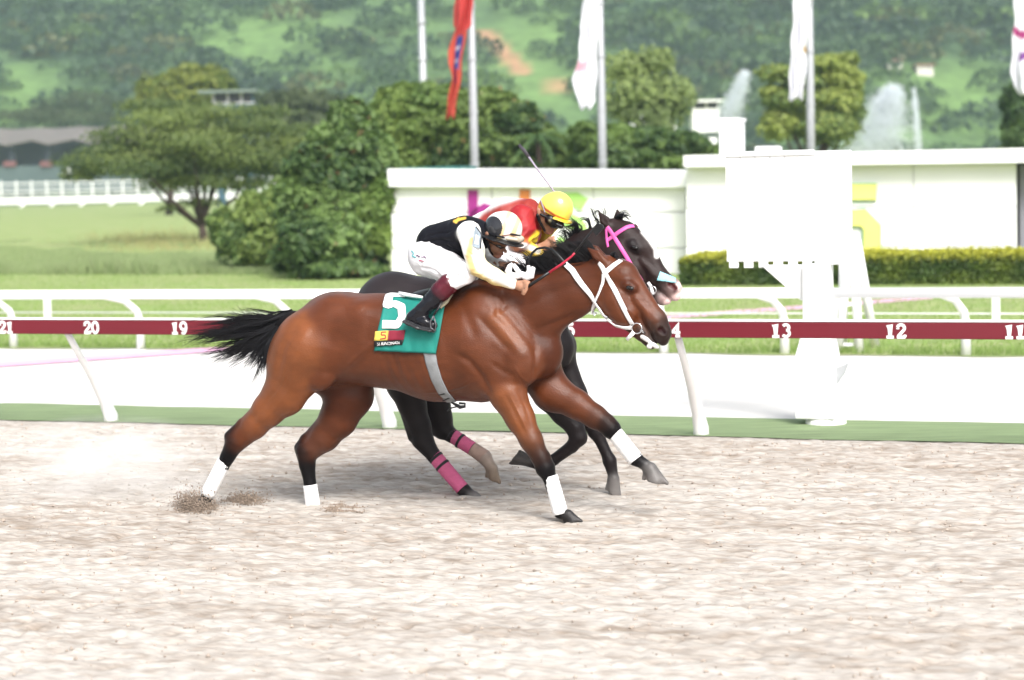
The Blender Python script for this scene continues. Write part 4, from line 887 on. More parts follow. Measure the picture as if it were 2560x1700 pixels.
# neck and head
L_((1290, 775), (1395, 712), 112, 88, lat=.60, k=.07, col=DK)
L_((1395, 712), (1470, 645), 88, 66, lat=.54, k=.05, col=DK)
L_((1470, 645), (1530, 602), 64, 50, lat=.52, k=.05, col=DKB)
L_((1532, 578), (1562, 590), 32, 35, lat=.95, k=.03, col=DKB)
L_((1562, 590), (1606, 622), 36, 32, lat=.80, k=.03, col=DKB)
L_((1606, 622), (1642, 690), 32, 26, lat=.78, k=.03, col=DKB)
L_((1642, 690), (1680, 718), 26, 23, lat=.9, k=.03, col=DKB)
H2.sym((1545, 640), (1572, 672), 50, 40, .045, .04, lat=.6, k=.03, col=DKB)
L_((1545, 640), (1628, 728), 48, 22, lat=.62, k=.03, col=DKB)
L_((1625, 726), (1655, 750), 20, 14, lat=.9, k=.02, col=DKB)
L_((1655, 748), (1668, 752), 13, 10, lat=.9, k=.015, col=PNK)
L_((1680, 716), (1688, 738), 20, 15, lat=1.0, k=.02, col=PNK)
H2.sym((1580, 612), (1592, 622), 16, 13, .065, k=.018, col=DK)
H2.sym((1605, 650), (1650, 700), 8, 7, .055, .045, k=.02, col=DKB)
H2.sym((1672, 708), (1690, 722), 12, 10, .036, k=.012, col=DKB)
H2.sym((1678, 712), (1686, 720), 9.5, 8.5, .068, k=.008, sub=True)
H2.sym((1640, 738), (1676, 744), 2.6, 2.6, .052, k=.006, sub=True)
L_((1522, 568), (1512, 552), 12, 13, .055, .062, lat=.8, k=.012, col=DKB); L_((1512, 552), (1496, 528), 13, 2, .062, .065, lat=.7, k=.01, col=DKB)
L_((1540, 560), (1546, 545), 11, 12, -.06, -.065, lat=.8, k=.012, col=DKB); L_((1546, 545), (1543, 524), 12, 3, -.065, -.07, lat=.7, k=.01, col=DKB)
L_((1514, 556), (1502, 538), 5, 3, .095, .09, k=.01, sub=True)
# near hind
L_((985, 870), (1010, 960), 78, 46, .14, lat=.7, k=.05, col=DK)
H2.chain([(1012, 960, 46), (1030, 1010, 36), (1048, 1065, 29), (1058, 1098, 27)], .15, k=.03, cols=DK, lat=.85)
H2.chain([(1015, 1040, 12), (1034, 1092, 15)], .15, k=.02, cols=DK)
H2.chain([(1056, 1100, 27), (1085, 1140, 18), (1150, 1215, 15), (1158, 1224, 17), (1180, 1240, 14)], .15, k=.015, cols=DK)
H2.hoof((1186, 1243), (1226, 1268), (1176, 1264), .15, 15, HOOF)
# far hind
L_((1040, 890), (1078, 970), 76, 46, -.13, lat=.68, k=.05, col=DK)
H2.chain([(1078, 970, 46), (1088, 1015, 38), (1098, 1048, 33), (1107, 1072, 27)], -.14, k=.03, cols=DK, lat=.85)
H2.chain([(1068, 1040, 13), (1086, 1074, 15)], -.14, k=.02, cols=DK)
H2.chain([(1107, 1072, 26), (1128, 1088, 18), (1200, 1133, 15), (1211, 1143, 18), (1228, 1168, 14)], -.14, k=.015, cols=[DK, DK, (.20, .15, .13), (.30, .24, .20)])
H2.hoof((1230, 1172), (1249, 1206), (1217, 1190), -.14, 15, (.20, .15, .11))
# near fore, folded
L_((1335, 910), (1372, 985), 58, 40, .14, lat=.72, k=.04, col=DK)
H2.chain([(1372, 985, 40), (1408, 1032, 30), (1436, 1068, 24)], .135, k=.03, cols=DK, lat=.9)
H2.chain([(1438, 1070, 24), (1446, 1094, 22), (1430, 1116, 16), (1384, 1150, 14), (1358, 1162, 16), (1330, 1156, 14)], .13, k=.015, cols=DK)
H2.hoof((1322, 1152), (1276, 1157), (1300, 1130), .13, 15, (.05, .045, .042))
# far fore
L_((1392, 915), (1430, 985), 52, 38, -.13, lat=.72, k=.04, col=DK)
H2.chain([(1430, 985, 36), (1458, 1028, 27), (1480, 1060, 22)], -.13, k=.03, cols=DK, lat=.9)
H2.chain([(1480, 1058, 23), (1490, 1080, 20), (1498, 1095, 15), (1520, 1142, 14), (1524, 1152, 17), (1533, 1190, 13)], -.13, k=.015, cols=DK)
H2.hoof((1534, 1198), (1550, 1243), (1518, 1222), -.13, 15, HOOF)
LINES2 = [([(1586, 634), (1600, 640), (1608, 628)], 4, -.004, True), ([(1600, 650), (1640, 700)], 6, .004, True), ([(1545, 625), (1575, 690), (1610, 722)], 7, -.005, True), ([(1320, 800), (1375, 870)], 10, -.008, True), ([(1500, 690), (1470, 740), (1440, 790)], 10, -.007, True)]
horse2 = thing('racehorse', 'nearly black racehorse beyond the bay, with pink bridle, white blaze and pink bandages', 'horse', F2.o)
def coat2(V, C):
    x, y = local_px(F2, V); hx_ = (x > 1585) & (y < 765)
    d, t = seg_dist(x, y, [(1608, 580), (1626, 600), (1640, 622), (1642, 640)])     # blaze down the front of the face
    bl = np.exp(-(d/6.5)**4)[:, None]*hx_[:, None]; C = C*(1-bl) + np.array(WHT)*bl
    d, t = seg_dist(x, y, [(1698, 712), (1702, 726), (1694, 742), (1668, 758)]); bl = np.exp(-(d/9)**4)[:, None]*hx_[:, None]; C = C*(1-bl) + np.array((.62, .45, .43))*bl
    xm, ym = local_px(F2, np.stack([V[:, 0], abs(V[:, 1]), V[:, 2]], 1)); d, t = seg_dist(xm, ym, [(1676, 711), (1688, 721)]); nk = (np.exp(-(d/8)**4)*(x > 1650))[:, None]; C = C*(1-nk) + np.array((.05, .008, .008))*nk
    return V, C*(1 + .3*vnoise(V[:, 0]*7 + 60, V[:, 2]*7 + 60, 5)[:, None])
horse2_body, HV2, HQ2 = body_object(H2, 'body', m_dark_coat, horse2, post=coat2, lines=LINES2)
# ------------------------------------------------------------------ riders
SKIN, SKD = (.36, .185, .115), (.24, .115, .07)
m_skin = mat('m_skin', SKIN, .5, .08, 20, attr=True, spec=.4)
m_cloth = mat('m_silks', (.5, .5, .5), .55, .05, 12, attr=True, bump=.12, bscale=35, lumspec=(.12, .4))
m_breech = mat('m_breeches', (.70, .69, .70), .6, .04, 8, attr=True, bump=.10, bscale=30)
m_boot = mat('m_boot', (.01, .01, .01), .11, .08, 10, attr=True, bump=.35, bscale=18, spec=.34)
m_shell = mat('m_helmet_shell', (.8, .8, .8), .22, .03, 5, attr=True, coat=.5, spec=.5)
m_black = mat('m_black_plastic', (.006, .006, .007), .35, .1, 8)
m_lens = mat('m_goggle_lens', (.02, .02, .022), .08, .05, 4, spec=.8, coat=.8)
m_amber = mat('m_amber_lens', (.55, .47, .36), .12, .1, 10, spec=.7, coat=.6)
def wrinkle(amp, fx, fz, seed, sel=None):
    def f(V, C):
        amp_ = amp*2.0
        n = vnoise(V[:, 0]*fx + V[:, 1]*9 + 60, V[:, 2]*fz + V[:, 1]*7 + 60, seed) + .6*vnoise(V[:, 0]*fx*2.1 + 20, V[:, 2]*fz*1.7 + V[:, 1]*15 + 20, seed+1)
        r = np.abs(n); V = V.copy(); ctr = V.mean(0); d = V - ctr; d /= np.linalg.norm(d, axis=1)[:, None]
        V += d*((.30 - r)*amp_)[:, None]; return V, C
    return f
def hand(B, fr, pal, wr, tip_dir, w_, sc_=1.0, col=SKIN, grip=None):
    """a closed hand: palm, four bent fingers of unequal length and a thumb leaving its side; pixels on the rider's plane"""
    P = np.array(pal, float); Wr = np.array(wr, float); d = (P - Wr)/np.linalg.norm(P - Wr); q = np.array(tip_dir, float); q /= np.linalg.norm(q)
    B.limb(tuple(Wr), tuple(P), 10*sc_, 13*sc_, w_, w_, lat=.75, k=.012, col=col)
    for i, ln in enumerate((.88, 1.0, .95, .76)):
        off = (i - 1.5)*6.6*sc_; n_ = np.array([-d[1], d[0]])
        k0 = P + d*9*sc_ + n_*off; k1 = k0 + d*7*sc_*ln + q*1*sc_; k2 = k1 + q*8*sc_*ln - d*2*sc_; k3 = k2 - d*6*sc_*ln
        B.limb(tuple(k0), tuple(k1), 4.4*sc_, 4.1*sc_, w_ + .018, w_ + .030, k=.004, col=col); B.limb(tuple(k1), tuple(k2), 4.1*sc_, 3.7*sc_, w_ + .030, w_ + .026, k=.004, col=col); B.limb(tuple(k2), tuple(k3), 3.7*sc_, 3.2*sc_, w_ + .026, w_ + .008, k=.004, col=col)
    n_ = np.array([-d[1], d[0]]); t0 = P - n_*9*sc_ - d*2*sc_; t1 = t0 + d*9*sc_ - n_*5*sc_; t2 = t1 + d*11*sc_ - n_*1*sc_
    B.limb(tuple(t0), tuple(t1), 5*sc_, 4.4*sc_, w_, w_ + .01, k=.008, col=col); B.limb(tuple(t1), tuple(t2), 4.4*sc_, 3.4*sc_, w_ + .01, w_ + .016, k=.006, col=col)
def dome(fr, name, ctr, r, lat, cut, parent, post, h=.0045, k=.01):
    """helmet shell: a rounded skull shape cut off along the rim line (two pixels)"""
    B = Body(fr, h); B.limb(ctr[0], ctr[1], r[0], r[1], 0, lat=lat, k=.03, col=(.8, .8, .8))
    a, b = np.array(cut[0], float), np.array(cut[1], float); d = (b-a)/np.linalg.norm(b-a); n = np.array([-d[1], d[0]]); c = (a+b)/2 + n*260
    B.limb(tuple(c), tuple(c + d*2), 260, 260, 0, lat=6, k=k, sub=True)
    return body_object(B, name, m_shell, parent, post=post)
# ---- near rider
j1 = thing('person', 'jockey in black and white silks crouching low over the bay horse with a whip', 'person', F1.o)
B = Body(F1, .0052); l = B.limb
l((1072, 630), (1160, 595), 32, 36, 0, lat=1.25, k=.04, col=SKD); l((1160, 595), (1196, 588), 36, 26, 0, lat=1.2, k=.04, col=SKD)
l((1195, 588), (1232, 598), 19, 20, 0, k=.03, col=SKD)
l((1252, 572), (1246, 590), 37, 33, 0, lat=.85, k=.03, col=SKD); l((1238, 598), (1240, 622), 26, 19, 0, lat=.85, k=.02, col=SKD)
l((1238, 624), (1240, 637), 14, 8, 0, lat=1.0, k=.012, col=SKD); l((1255, 616), (1264, 629), 5, 4.6, 0, k=.008, col=SKD); l((1250, 612), (1258, 610), 8, 6, 0, lat=1.8, k=.01, col=SKD)
l((1248, 633), (1256, 635), 5, 3.5, 0, lat=1.6, k=.006, col=(.27, .11, .085)); l((1244, 642), (1250, 641), 5, 3.5, 0, lat=1.5, k=.006, col=(.27, .11, .085))
B.sym((1234, 620), (1242, 624), 12, 9, .035, k=.015, col=SKD); B.sym((1218, 584), (1218, 600), 6, 4, .082, lat=.6, k=.006, col=SKD); B.sym((1218, 588), (1219, 595), 2.5, 2, .10, k=.004, sub=True)
B.chain([(1176, 583, 22), (1190, 662, 17), (1276, 708, 11)], [.19, .27, .225], k=.02, cols=SKIN)
hand(B, F1, (1302, 715), (1280, 709), (-.25, 1), .22)
B.chain([(1184, 590, 22), (1212, 652, 16), (1258, 664, 11)], [-.18, -.22, -.10], k=.02, cols=SKIN); hand(B, F1, (1272, 668), (1258, 664), (-.1, 1), -.07)
B.chain([(1068, 648, 36), (1158, 682, 23), (1104, 722, 19), (1060, 772, 12), (1046, 788, 8)], [.10, .245, .30, .33, .335], k=.02, cols=SKIN)
B.chain([(1068, 648, 36), (1172, 676, 23), (1118, 716, 19), (1076, 766, 12), (1062, 786, 8)], [-.10, -.245, -.30, -.33, -.335], k=.02, cols=SKIN)
j1_body, JV1, JQ1 = body_object(B, 'body', m_skin, j1, sig=.006)
BK, WS, YS = (.006, .006, .009), (.76, .75, .72), (.62, .47, .20)
B = Body(F1, .0052); l = B.limb
l((1086, 600), (1165, 592), 38, 50, 0, lat=1.18, k=.05, col=BK); l((1165, 592), (1196, 588), 50, 34, 0, lat=1.15, k=.05, col=BK); l((1078, 608), (1068, 606), 30, 22, 0, lat=1.5, k=.03, col=BK); l((1120, 622), (1158, 632), 30, 26, 0, lat=1.3, k=.04, col=BK); l((1196, 590), (1212, 594), 30, 26, 0, lat=1.05, k=.02, col=BK)
B.chain([(1172, 582, 30), (1184, 625, 26), (1191, 664, 24)], [.185, .24, .265], k=.02, cols=WS)
B.chain([(1191, 664, 24), (1235, 690, 20), (1278, 708, 15)], [.265, .25, .228], k=.02, cols=WS)
B.chain([(1186, 590, 28), (1212, 652, 22)], [-.18, -.22], k=.02, cols=WS); B.chain([(1212, 652, 21), (1256, 664, 14)], [-.22, -.11], k=.015, cols=WS)
def silks1(V, C):
    V, C = wrinkle(.012, 11, 15, 41)(V, C); x, y = local_px(F1, V); near = V[:, 1] > .10
    d, t = seg_dist(x, y, [(1180, 600), (1172, 640), (1184, 682), (1225, 708), (1272, 728)]); y1 = (np.exp(-(d/9)**4)*near*(C[:, 0] > .3))[:, None]; C = C*(1-y1) + np.array(YS)*y1
    d, t = seg_dist(x, y, [(1206, 622), (1212, 655), (1250, 678), (1285, 698)]); y1 = (np.exp(-(d/5)**4)*near*(C[:, 0] > .3))[:, None]*.8; C = C*(1-y1) + np.array((.70, .60, .34))*y1
    for pl, wd in (([(1136, 553), (1150, 548), (1162, 545)], 3.5), ([(1146, 546), (1140, 556)], 3)):
        d, t = seg_dist(x, y, pl); y1 = np.exp(-(d/wd)**4)[:, None]; C = C*(1-y1) + np.array((.60, .36, .05))*y1
    return V, C
body_object(B, 'jacket', m_cloth, j1, post=silks1, sig=.004, lines=[([(1060, 596), (1090, 584), (1130, 580)], 3, -.008, True), ([(1062, 606), (1100, 600), (1140, 606)], 3, -.009, True), ([(1075, 618), (1115, 615), (1150, 628)], 3, -.008, True), ([(1066, 600), (1094, 592), (1134, 593)], 3, .006, True), ([(1150, 560), (1158, 590), (1162, 620)], 4, -.007, True), ([(1178, 610), (1190, 622), (1204, 626)], 2.5, -.007, True), ([(1174, 632), (1188, 642), (1206, 644)], 2.5, -.007, True), ([(1186, 652), (1200, 660), (1214, 662)], 2.5, -.007, True), ([(1205, 690), (1215, 676)], 2.5, -.006, True), ([(1232, 704), (1240, 686)], 2.5, -.005, True)])
B = Body(F1, .0052); l = B.limb; W0 = (.70, .69, .71)
l((1064, 640), (1082, 616), 42, 34, 0, lat=1.25, k=.04, col=W0)
B.chain([(1068, 648, 44), (1118, 668, 38), (1160, 682, 28)], [.09, .17, .245], k=.03, cols=W0); B.chain([(1160, 684, 28), (1116, 712, 25)], [.245, .285], k=.02, cols=W0)
B.chain([(1068, 648, 44), (1122, 664, 38), (1172, 676, 28)], [-.09, -.17, -.245], k=.03, cols=W0); B.chain([(1172, 678, 28), (1130, 706, 25)], [-.245, -.285], k=.02, cols=W0)
br, BV1, BQ1 = body_object(B, 'breeches', m_breech, j1, post=wrinkle(.011, 13, 11, 45), lines=[([(1095, 695), (1118, 684), (1150, 668)], 3, -.008, True), ([(1110, 703), (1132, 692), (1160, 686)], 3, -.009, True), ([(1048, 668), (1075, 672), (1100, 684)], 3, -.007, True), ([(1060, 612), (1090, 632), (1130, 650)], 4, -.007, True), ([(1160, 665), (1172, 680), (1180, 692)], 2.5, -.007, True), ([(1150, 668), (1158, 686), (1164, 700)], 2.5, -.007, True)])
MRN = (.075, .008, .016)
for sg, dx in ((1, 0), (-1, 14)):
    B = Body(F1, .0048); q = lambda w_: sg*w_
    B.chain([(1120+dx, 711, 27), (1100+dx, 730, 25)], [q(.283), q(.30)], k=.012, cols=MRN)
    B.chain([(1099+dx, 731, 25), (1078+dx, 754, 21), (1056+dx, 778, 19)], [q(.30), q(.317), q(.33)], k=.012, cols=BK)
    B.chain([(1054+dx, 778, 19), (1036+dx, 792, 18)], [q(.33), q(.335)], k=.012, cols=BK)
    B.chain([(1030+dx, 795, 15), (1062+dx, 806, 16), (1082+dx, 813, 12)], [q(.335), q(.345), q(.352)], k=.012, cols=BK)
    B.chain([(1016+dx, 803, 6), (1050+dx, 818, 6), (1082+dx, 826, 5)], [q(.335), q(.345), q(.352)], k=.008, cols=(.03, .03, .032), lat=4)
    body_object(B, 'boot', m_boot, j1, post=wrinkle(.0035, 34, 30, 47), sig=.002)
def paint1(V, C):
    x, y = local_px(F1, V); C = np.tile((.80, .78, .74), (len(V), 1)); u = (x - 1257)*.93 + (y - 568)*.36
    for c, wd in ((2, 6.5), (30, 7)):
        s = np.exp(-((u - c)/wd)**6)[:, None]; C = C*(1-s) + np.array((.66, .50, .27))*s
    s = np.exp(-((abs(V[:, 1]) - .0)/.012)**4)[:, None]*0; e = (((x-1233)/23)**2 + ((y-568)/28)**2 < 1) & (V[:, 1] > 0); e |= (((2*0 + x-1248)/23)**2 + ((y-574)/30)**2 < 1) & (V[:, 1] < 0); C[e] = (.014, .014, .017)
    d, t = seg_dist(x, y, [(1256, 590), (1275, 587), (1303, 592)]); s = np.exp(-(d/2)**4)[:, None]; C = C*(1-s) + np.array((.20, .05, .03))*s
    return V, C
hel1, _, _ = dome(F1, 'helmet', ((1254, 574), (1262, 572)), (46, 45),   .84, ((1206, 580), (1302, 607)), j1, paint1)
B = Body(F1, .004); B.limb((1228, 588), (1262, 600), 4, 5, .0, lat=16, k=.01, col=BK); body_object(B, 'rim', m_black, hel1)
B = Body(F1, .004); B.limb((1264, 602), (1296, 613), 7, 4, 0, lat=8, k=.01, col=BK); B.limb((1272, 607), (1301, 615), 4.5, 3, 0, lat=9, k=.01, col=BK); body_object(B, 'visor', m_black, hel1)
gg = link(bpy.data.objects.new('goggles', None), j1)
B = Body(F1, .004); B.limb((1270, 594), (1298, 598), 11, 10, 0, lat=2.8, k=.01); body_object(B, 'lens', m_amber, gg)
B = Body(F1, .004); B.chain([(1258, 588, 2.5), (1272, 584, 2.5), (1300, 589, 2.5)], .075, k=.004, cols=BK); B.chain([(1258, 601, 2.5), (1272, 605, 2.5), (1298, 608, 2.5)], .07, k=.004, cols=BK); B.chain([(1240, 588, 2.6), (1260, 594, 2.6)], .105, k=.003, cols=BK); body_object(B, 'frame', m_black, gg)
B = Body(F1, .0035); B.chain([(1222, 604, 1.6), (1240, 614, 1.6), (1252, 621, 1.8), (1262, 618, 1.6)], [.078, .066, .045, .02], k=.002, cols=BK); body_object(B, 'spectacles', m_black, j1)
B = Body(F1, .004); B.limb((1244, 614), (1250, 616), 5, 4, .05, k=.004); body_object(B, 'eyeglass_lens', m_lens, j1)
B = Body(F1, .004); B.chain([(1216, 602, 4), (1222, 618, 3.5), (1232, 636, 3)], [.088, .075, .03], k=.004, cols=BK); body_object(B, 'chin_strap', m_black, j1)

# ---- far rider
j2 = thing('person', 'jockey in red silks and yellow helmet crouching on the dark horse', 'person', F2.o)
RD, RDB, YL, WT = (.30, .010, .014), (.25, .022, .015), (.72, .50, .03), (.72, .71, .70)
B = Body(F2, .0055); l = B.limb
l((1180, 590), (1290, 545), 32, 36, 0, lat=1.2, k=.04, col=SKIN); l((1290, 545), (1336, 535), 34, 24, 0, lat=1.2, k=.04, col=SKIN); l((1332, 535), (1364, 540), 18, 20, 0, k=.03, col=SKIN)
l((1384, 520), (1374, 538), 34, 31, 0, lat=.85, k=.03, col=SKIN); l((1368, 545), (1370, 564), 25, 18, 0, lat=.85, k=.02, col=SKIN); l((1367, 566), (1368, 578), 13, 7.5, 0, lat=1.0, k=.012, col=SKIN); l((1384, 560), (1392, 570), 4.6, 4.2, 0, k=.008, col=SKIN)
l((1378, 575), (1384, 576), 4.6, 3.2, 0, lat=1.6, k=.006, col=(.40, .14, .11)); l((1374, 583), (1380, 582), 4.6, 3.2, 0, lat=1.5, k=.006, col=(.40, .14, .11)); B.sym((1347, 525), (1347, 540), 5.5, 4, .08, lat=.6, k=.006, col=SKIN)
B.chain([(1302, 535, 20), (1290, 612, 16), (1340, 622, 11)], [.18, .26, .16], k=.02, cols=SKIN); hand(B, F2, (1372, 612), (1346, 620), (.1, 1), .13)
B.chain([(1310, 540, 20), (1350, 590, 15), (1405, 540, 10)], [-.18, -.24, -.16], k=.02, cols=SKIN); hand(B, F2, (1408, 522), (1405, 540), (1, .2), -.15)
B.chain([(1172, 600, 36), (1285, 655, 23), (1230, 700, 19), (1184, 754, 12), (1172, 770, 8)], [.10, .24, .29, .31, .32], k=.02, cols=SKIN)
B.chain([(1172, 600, 36), (1295, 650, 23), (1240, 695, 19), (1194, 749, 12), (1182, 766, 8)], [-.10, -.24, -.29, -.31, -.32], k=.02, cols=SKIN)
body_object(B, 'body', m_skin, j2, sig=.006)
B = Body(F2, .0055); l = B.limb
l((1190, 580), (1275, 545), 38, 48, 0, lat=1.15, k=.05, col=RDB); l((1275, 545), (1318, 534), 47, 36, 0, lat=1.12, k=.05, col=RDB); l((1270, 575), (1316, 580), 36, 36, 0, lat=1.1, k=.05, col=RD); l((1318, 534), (1338, 540), 30, 24, 0, lat=1.1, k=.02, col=RD)
B.chain([(1304, 540, 30), (1308, 575, 30), (1300, 606, 26)], [.16, .21, .25], k=.02, cols=RD); B.chain([(1300, 606, 24), (1322, 622, 17), (1345, 628, 13)], [.25, .20, .15], k=.012, cols=YL)
B.chain([(1312, 540, 28), (1350, 590, 21)], [-.17, -.24], k=.02, cols=RD); B.chain([(1350, 590, 20), (1400, 545, 13)], [-.24, -.17], k=.015, cols=YL)
def silks2(V, C):
    V, C = wrinkle(.012, 11, 15, 51)(V, C); x, y = local_px(F2, V)
    d, t = seg_dist(x, y, [(1160, 560), (1200, 520), (1240, 500), (1300, 480)]); s = np.exp(-(d/16)**4)[:, None]; C = C*(1-s) + np.array(WT)*s
    d, t = seg_dist(x, y, [(1344, 585), (1330, 600), (1352, 612)]); s = np.exp(-(d/9)**4)[:, None]*(V[:, 1] > 0)[:, None]; C = C*(1-s) + np.array(YL)*s
    d, t = seg_dist(x, y, [(1300, 612), (1322, 618), (1345, 628)]); s = np.exp(-(d/8)**4)[:, None]*(V[:, 1] > .05)[:, None]*.9; C = C*(1-s) + np.array(WT)*s
    return V, C
body_object(B, 'jacket', m_cloth, j2, post=silks2, sig=.004)
B = Body(F2, .006); l = B.limb; l((1168, 600), (1186, 582), 40, 34, 0, lat=1.2, k=.04, col=W0)
for sg, dx in ((1, 0), (-1, 10)):
    B.chain([(1172, 606, 44), (1230, 634, 37), (1285+dx, 655-dx/2, 28)], [sg*.09, sg*.17, sg*.24], k=.03, cols=W0); B.chain([(1285+dx, 657, 27), (1245+dx, 688, 24)], [sg*.24, sg*.275], k=.02, cols=W0)
body_object(B, 'breeches', m_breech, j2, post=wrinkle(.011, 13, 11, 55))
for sg, dx in ((1, 0), (-1, 10)):
    B = Body(F2, .006); B.chain([(1246+dx, 686, 26), (1228+dx, 702, 24), (1182+dx, 758, 18)], [sg*.275, sg*.29, sg*.31], k=.012, cols=BK); B.chain([(1164+dx, 772, 14), (1206+dx, 790, 13)], [sg*.315, sg*.325], k=.012, cols=BK)
    body_object(B, 'boot', m_boot, j2, post=wrinkle(.008, 34, 30, 57))
def paint2(V, C):
    x, y = local_px(F2, V); C = np.tile((.76, .60, .10), (len(V), 1))
    d, t = seg_dist(x, y, [(1350, 505), (1362, 522), (1385, 538), (1420, 553)]); s = np.exp(-(d/3.5)**4)[:, None]; C = C*(1-s) + np.array((.36, .07, .02))*s
    return V, C
hel2, _, _ = dome(F2, 'helmet', ((1386, 522), (1392, 520)), (42, 42), .84, ((1340, 512), (1432, 556)), j2, paint2)
B = Body(F2, .004); B.limb((1398, 545), (1426, 557), 6, 4, 0, lat=8, k=.01, col=YL); o_, _, _ = body_object(B, 'visor', m_shell, hel2)
B = Body(F2, .004); B.chain([(1352, 502, 2), (1357, 516, 2.2), (1362, 531, 2.2)], .1, k=.004, cols=(.22, .20, .24)); body_object(B, 'strap', m_shell, hel2)
gg = link(bpy.data.objects.new('goggles', None), j2)
B = Body(F2, .004); B.limb((1377, 549), (1384, 556), 16, 14, .050, k=.01); B.limb((1384, 556), (1402, 563), 13, 9, .035, k=.01); B.limb((1386, 556), (1404, 562), 9, 7, -.03, k=.01); B.limb((1352, 536), (1374, 546), 3.5, 4, .085, .075, k=.006); body_object(B, 'frame', m_black, gg)
B = Body(F2, .004); B.limb((1392, 560), (1403, 565), 8, 6, .055, k=.006); body_object(B, 'lens', m_lens, gg)
B = Body(F2, .004); B.limb((1374, 552), (1375, 553), 5, 5, .093, k=.004, col=(.10, .09, .05)); body_object(B, 'vent', mat('m_vent', (.10, .09, .05), .4, .1, 5), gg)
B = Body(F2, .004); B.chain([(1344, 538, 4.5), (1350, 556, 3.5), (1362, 576, 3.5)], [.085, .072, .03], k=.004, cols=BK); body_object(B, 'chin_strap', m_black, j2)
# ------------------------------------------------------------------ hair, tack and wraps laid on the bodies
def bvh_of(V, Q): return BVHTree.FromPolygons([tuple(p) for p in V], [tuple(int(i) for i in q) for q in Q])
BV_H1, BV_H2, BV_B1 = bvh_of(HV1, HQ1), bvh_of(HV2, HQ2), bvh_of(BV1, BQ1)
def hit(fr, bv, px, py, fallback=.15):
    c = fr.to_local(np.array([0, 0, CH])); d3 = ray(px, py); d = np.array([d3 @ HD, d3 @ NC, d3[2]]); d /= np.linalg.norm(d)
    loc, nor, _, _ = bv.ray_cast(Vector(c), Vector(d))
    if loc is None: return None, None
    n = np.array(nor); n = n if n @ d < 0 else -n
    return np.array(loc), n
def resample(pts, step):
    out = []
    for (a, b), (c, d) in zip(pts[:-1], pts[1:]):
        n = max(1, int(math.hypot(c-a, d-b)/step)); out += [(a + (c-a)*i/n, b + (d-b)*i/n) for i in range(n)]
    return out + [pts[-1]]
def ribbon(fr, bv, pts, wd, lift, name, m, parent, thick=.004, step=5, mirror=False, w_off=.12):
    """flat strap lying on the body along a line of pixels; wd in pixels, may be a list along the line"""
    P = resample(pts, step); H = []; last = None
    for p in P:
        L, N = hit(fr, bv, *p)
        if L is None: L, N = (fr.U(p[0], p[1], last[0][1] if last else w_off), last[1] if last else np.array([0, 1., 0]))
        last = (L, N); H.append((L, N))
    C = np.array([h[0] for h in H]); N = np.array([h[1] for h in H])
    for _ in range(3):
        N[1:-1] = (N[:-2] + N[1:-1]*2 + N[2:])/4; N /= np.linalg.norm(N, axis=1)[:, None]
    C = C + N*lift; C2 = C.copy(); C2[1:-1] = (C[:-2] + C[1:-1]*2 + C[2:])/4; C = np.where(((C2-C)*N).sum(1, keepdims=True) > 0, C2, C)
    T = np.gradient(C, axis=0); T /= np.linalg.norm(T, axis=1)[:, None] + 1e-9; S_ = np.cross(N, T); S_ /= np.linalg.norm(S_, axis=1)[:, None] + 1e-9
    k = fr.scale(*pts[0], .1); n = len(C); W_ = np.interp(np.linspace(0, 1, n), np.linspace(0, 1, len(wd)), wd) if hasattr(wd, '__len__') else np.full(n, wd)
    hw = (W_*k/2)[:, None]; rings = [C - S_*hw, C - S_*hw*.8 + N*thick, C + S_*hw*.8 + N*thick, C + S_*hw, C - N*lift*.6]
    V = np.stack(rings, 1).reshape(-1, 3); F = [[i*5+j, i*5+(j+1) % 5, (i+1)*5+(j+1) % 5, (i+1)*5+j] for i in range(n-1) for j in range(5)]
    o = npmesh(name, flip(V), F, m, parent)
    if mirror: npmesh(name, flip(V*np.array([1, -1, 1])), F, m, parent)
    return o
def patch(fr, bv, quad, nu, nv, lift, name, m, parent, colf=None, wave=0.0, mirror=False):
    """cloth laid on the body inside four pixel corners (tl, tr, br, bl)"""
    tl, tr_, br_, bl_ = [np.array(q, float) for q in quad]; V = []; C = []; last = (fr.U(*tl, .2), np.array([0, .7, .7]))
    for j in range(nv):
        for i in range(nu):
            a, b = i/(nu-1), j/(nv-1); p = (tl*(1-a) + tr_*a)*(1-b) + (bl_*(1-a) + br_*a)*b
            L, N = hit(fr, bv, *p)
            if L is None: L, N = fr.U(*p, last[0][1]), last[1]
            last = (L, N); V.append(L + N*(lift + wave*(math.sin(a*9 + b*4) + .6*math.sin(a*17 - b*7))*b)); C.append(colf(a, b) if colf else (.5, .5, .5))
    F = [[j*nu+i, j*nu+i+1, (j+1)*nu+i+1, (j+1)*nu+i] for j in range(nv-1) for i in range(nu-1)]
    V = np.array(V); outs = []
    for s in ((1, -1) if mirror else (1,)):
        o = npmesh(name, flip(V*np.array([1, s, 1])), F, m, parent, np.array(C)); sm = o.modifiers.new('cloth', 'SOLIDIFY'); sm.thickness = .006; sm.offset = 0; outs.append(o)
    return outs[0]
def tubepx(fr, pts, ws, rad, name, m, parent, n=10, flat=1.0):
    P = [flip(fr.U(p[0], p[1], w_)) for p, w_ in zip(pts, ws if hasattr(ws, '__len__') else [ws]*len(pts))]
    k = fr.scale(*pts[0], .1); R = [r*k for r in rad] if hasattr(rad, '__len__') else rad*k
    return MB().tube(P, R, n, flat).build(name, m, parent, smooth=True)
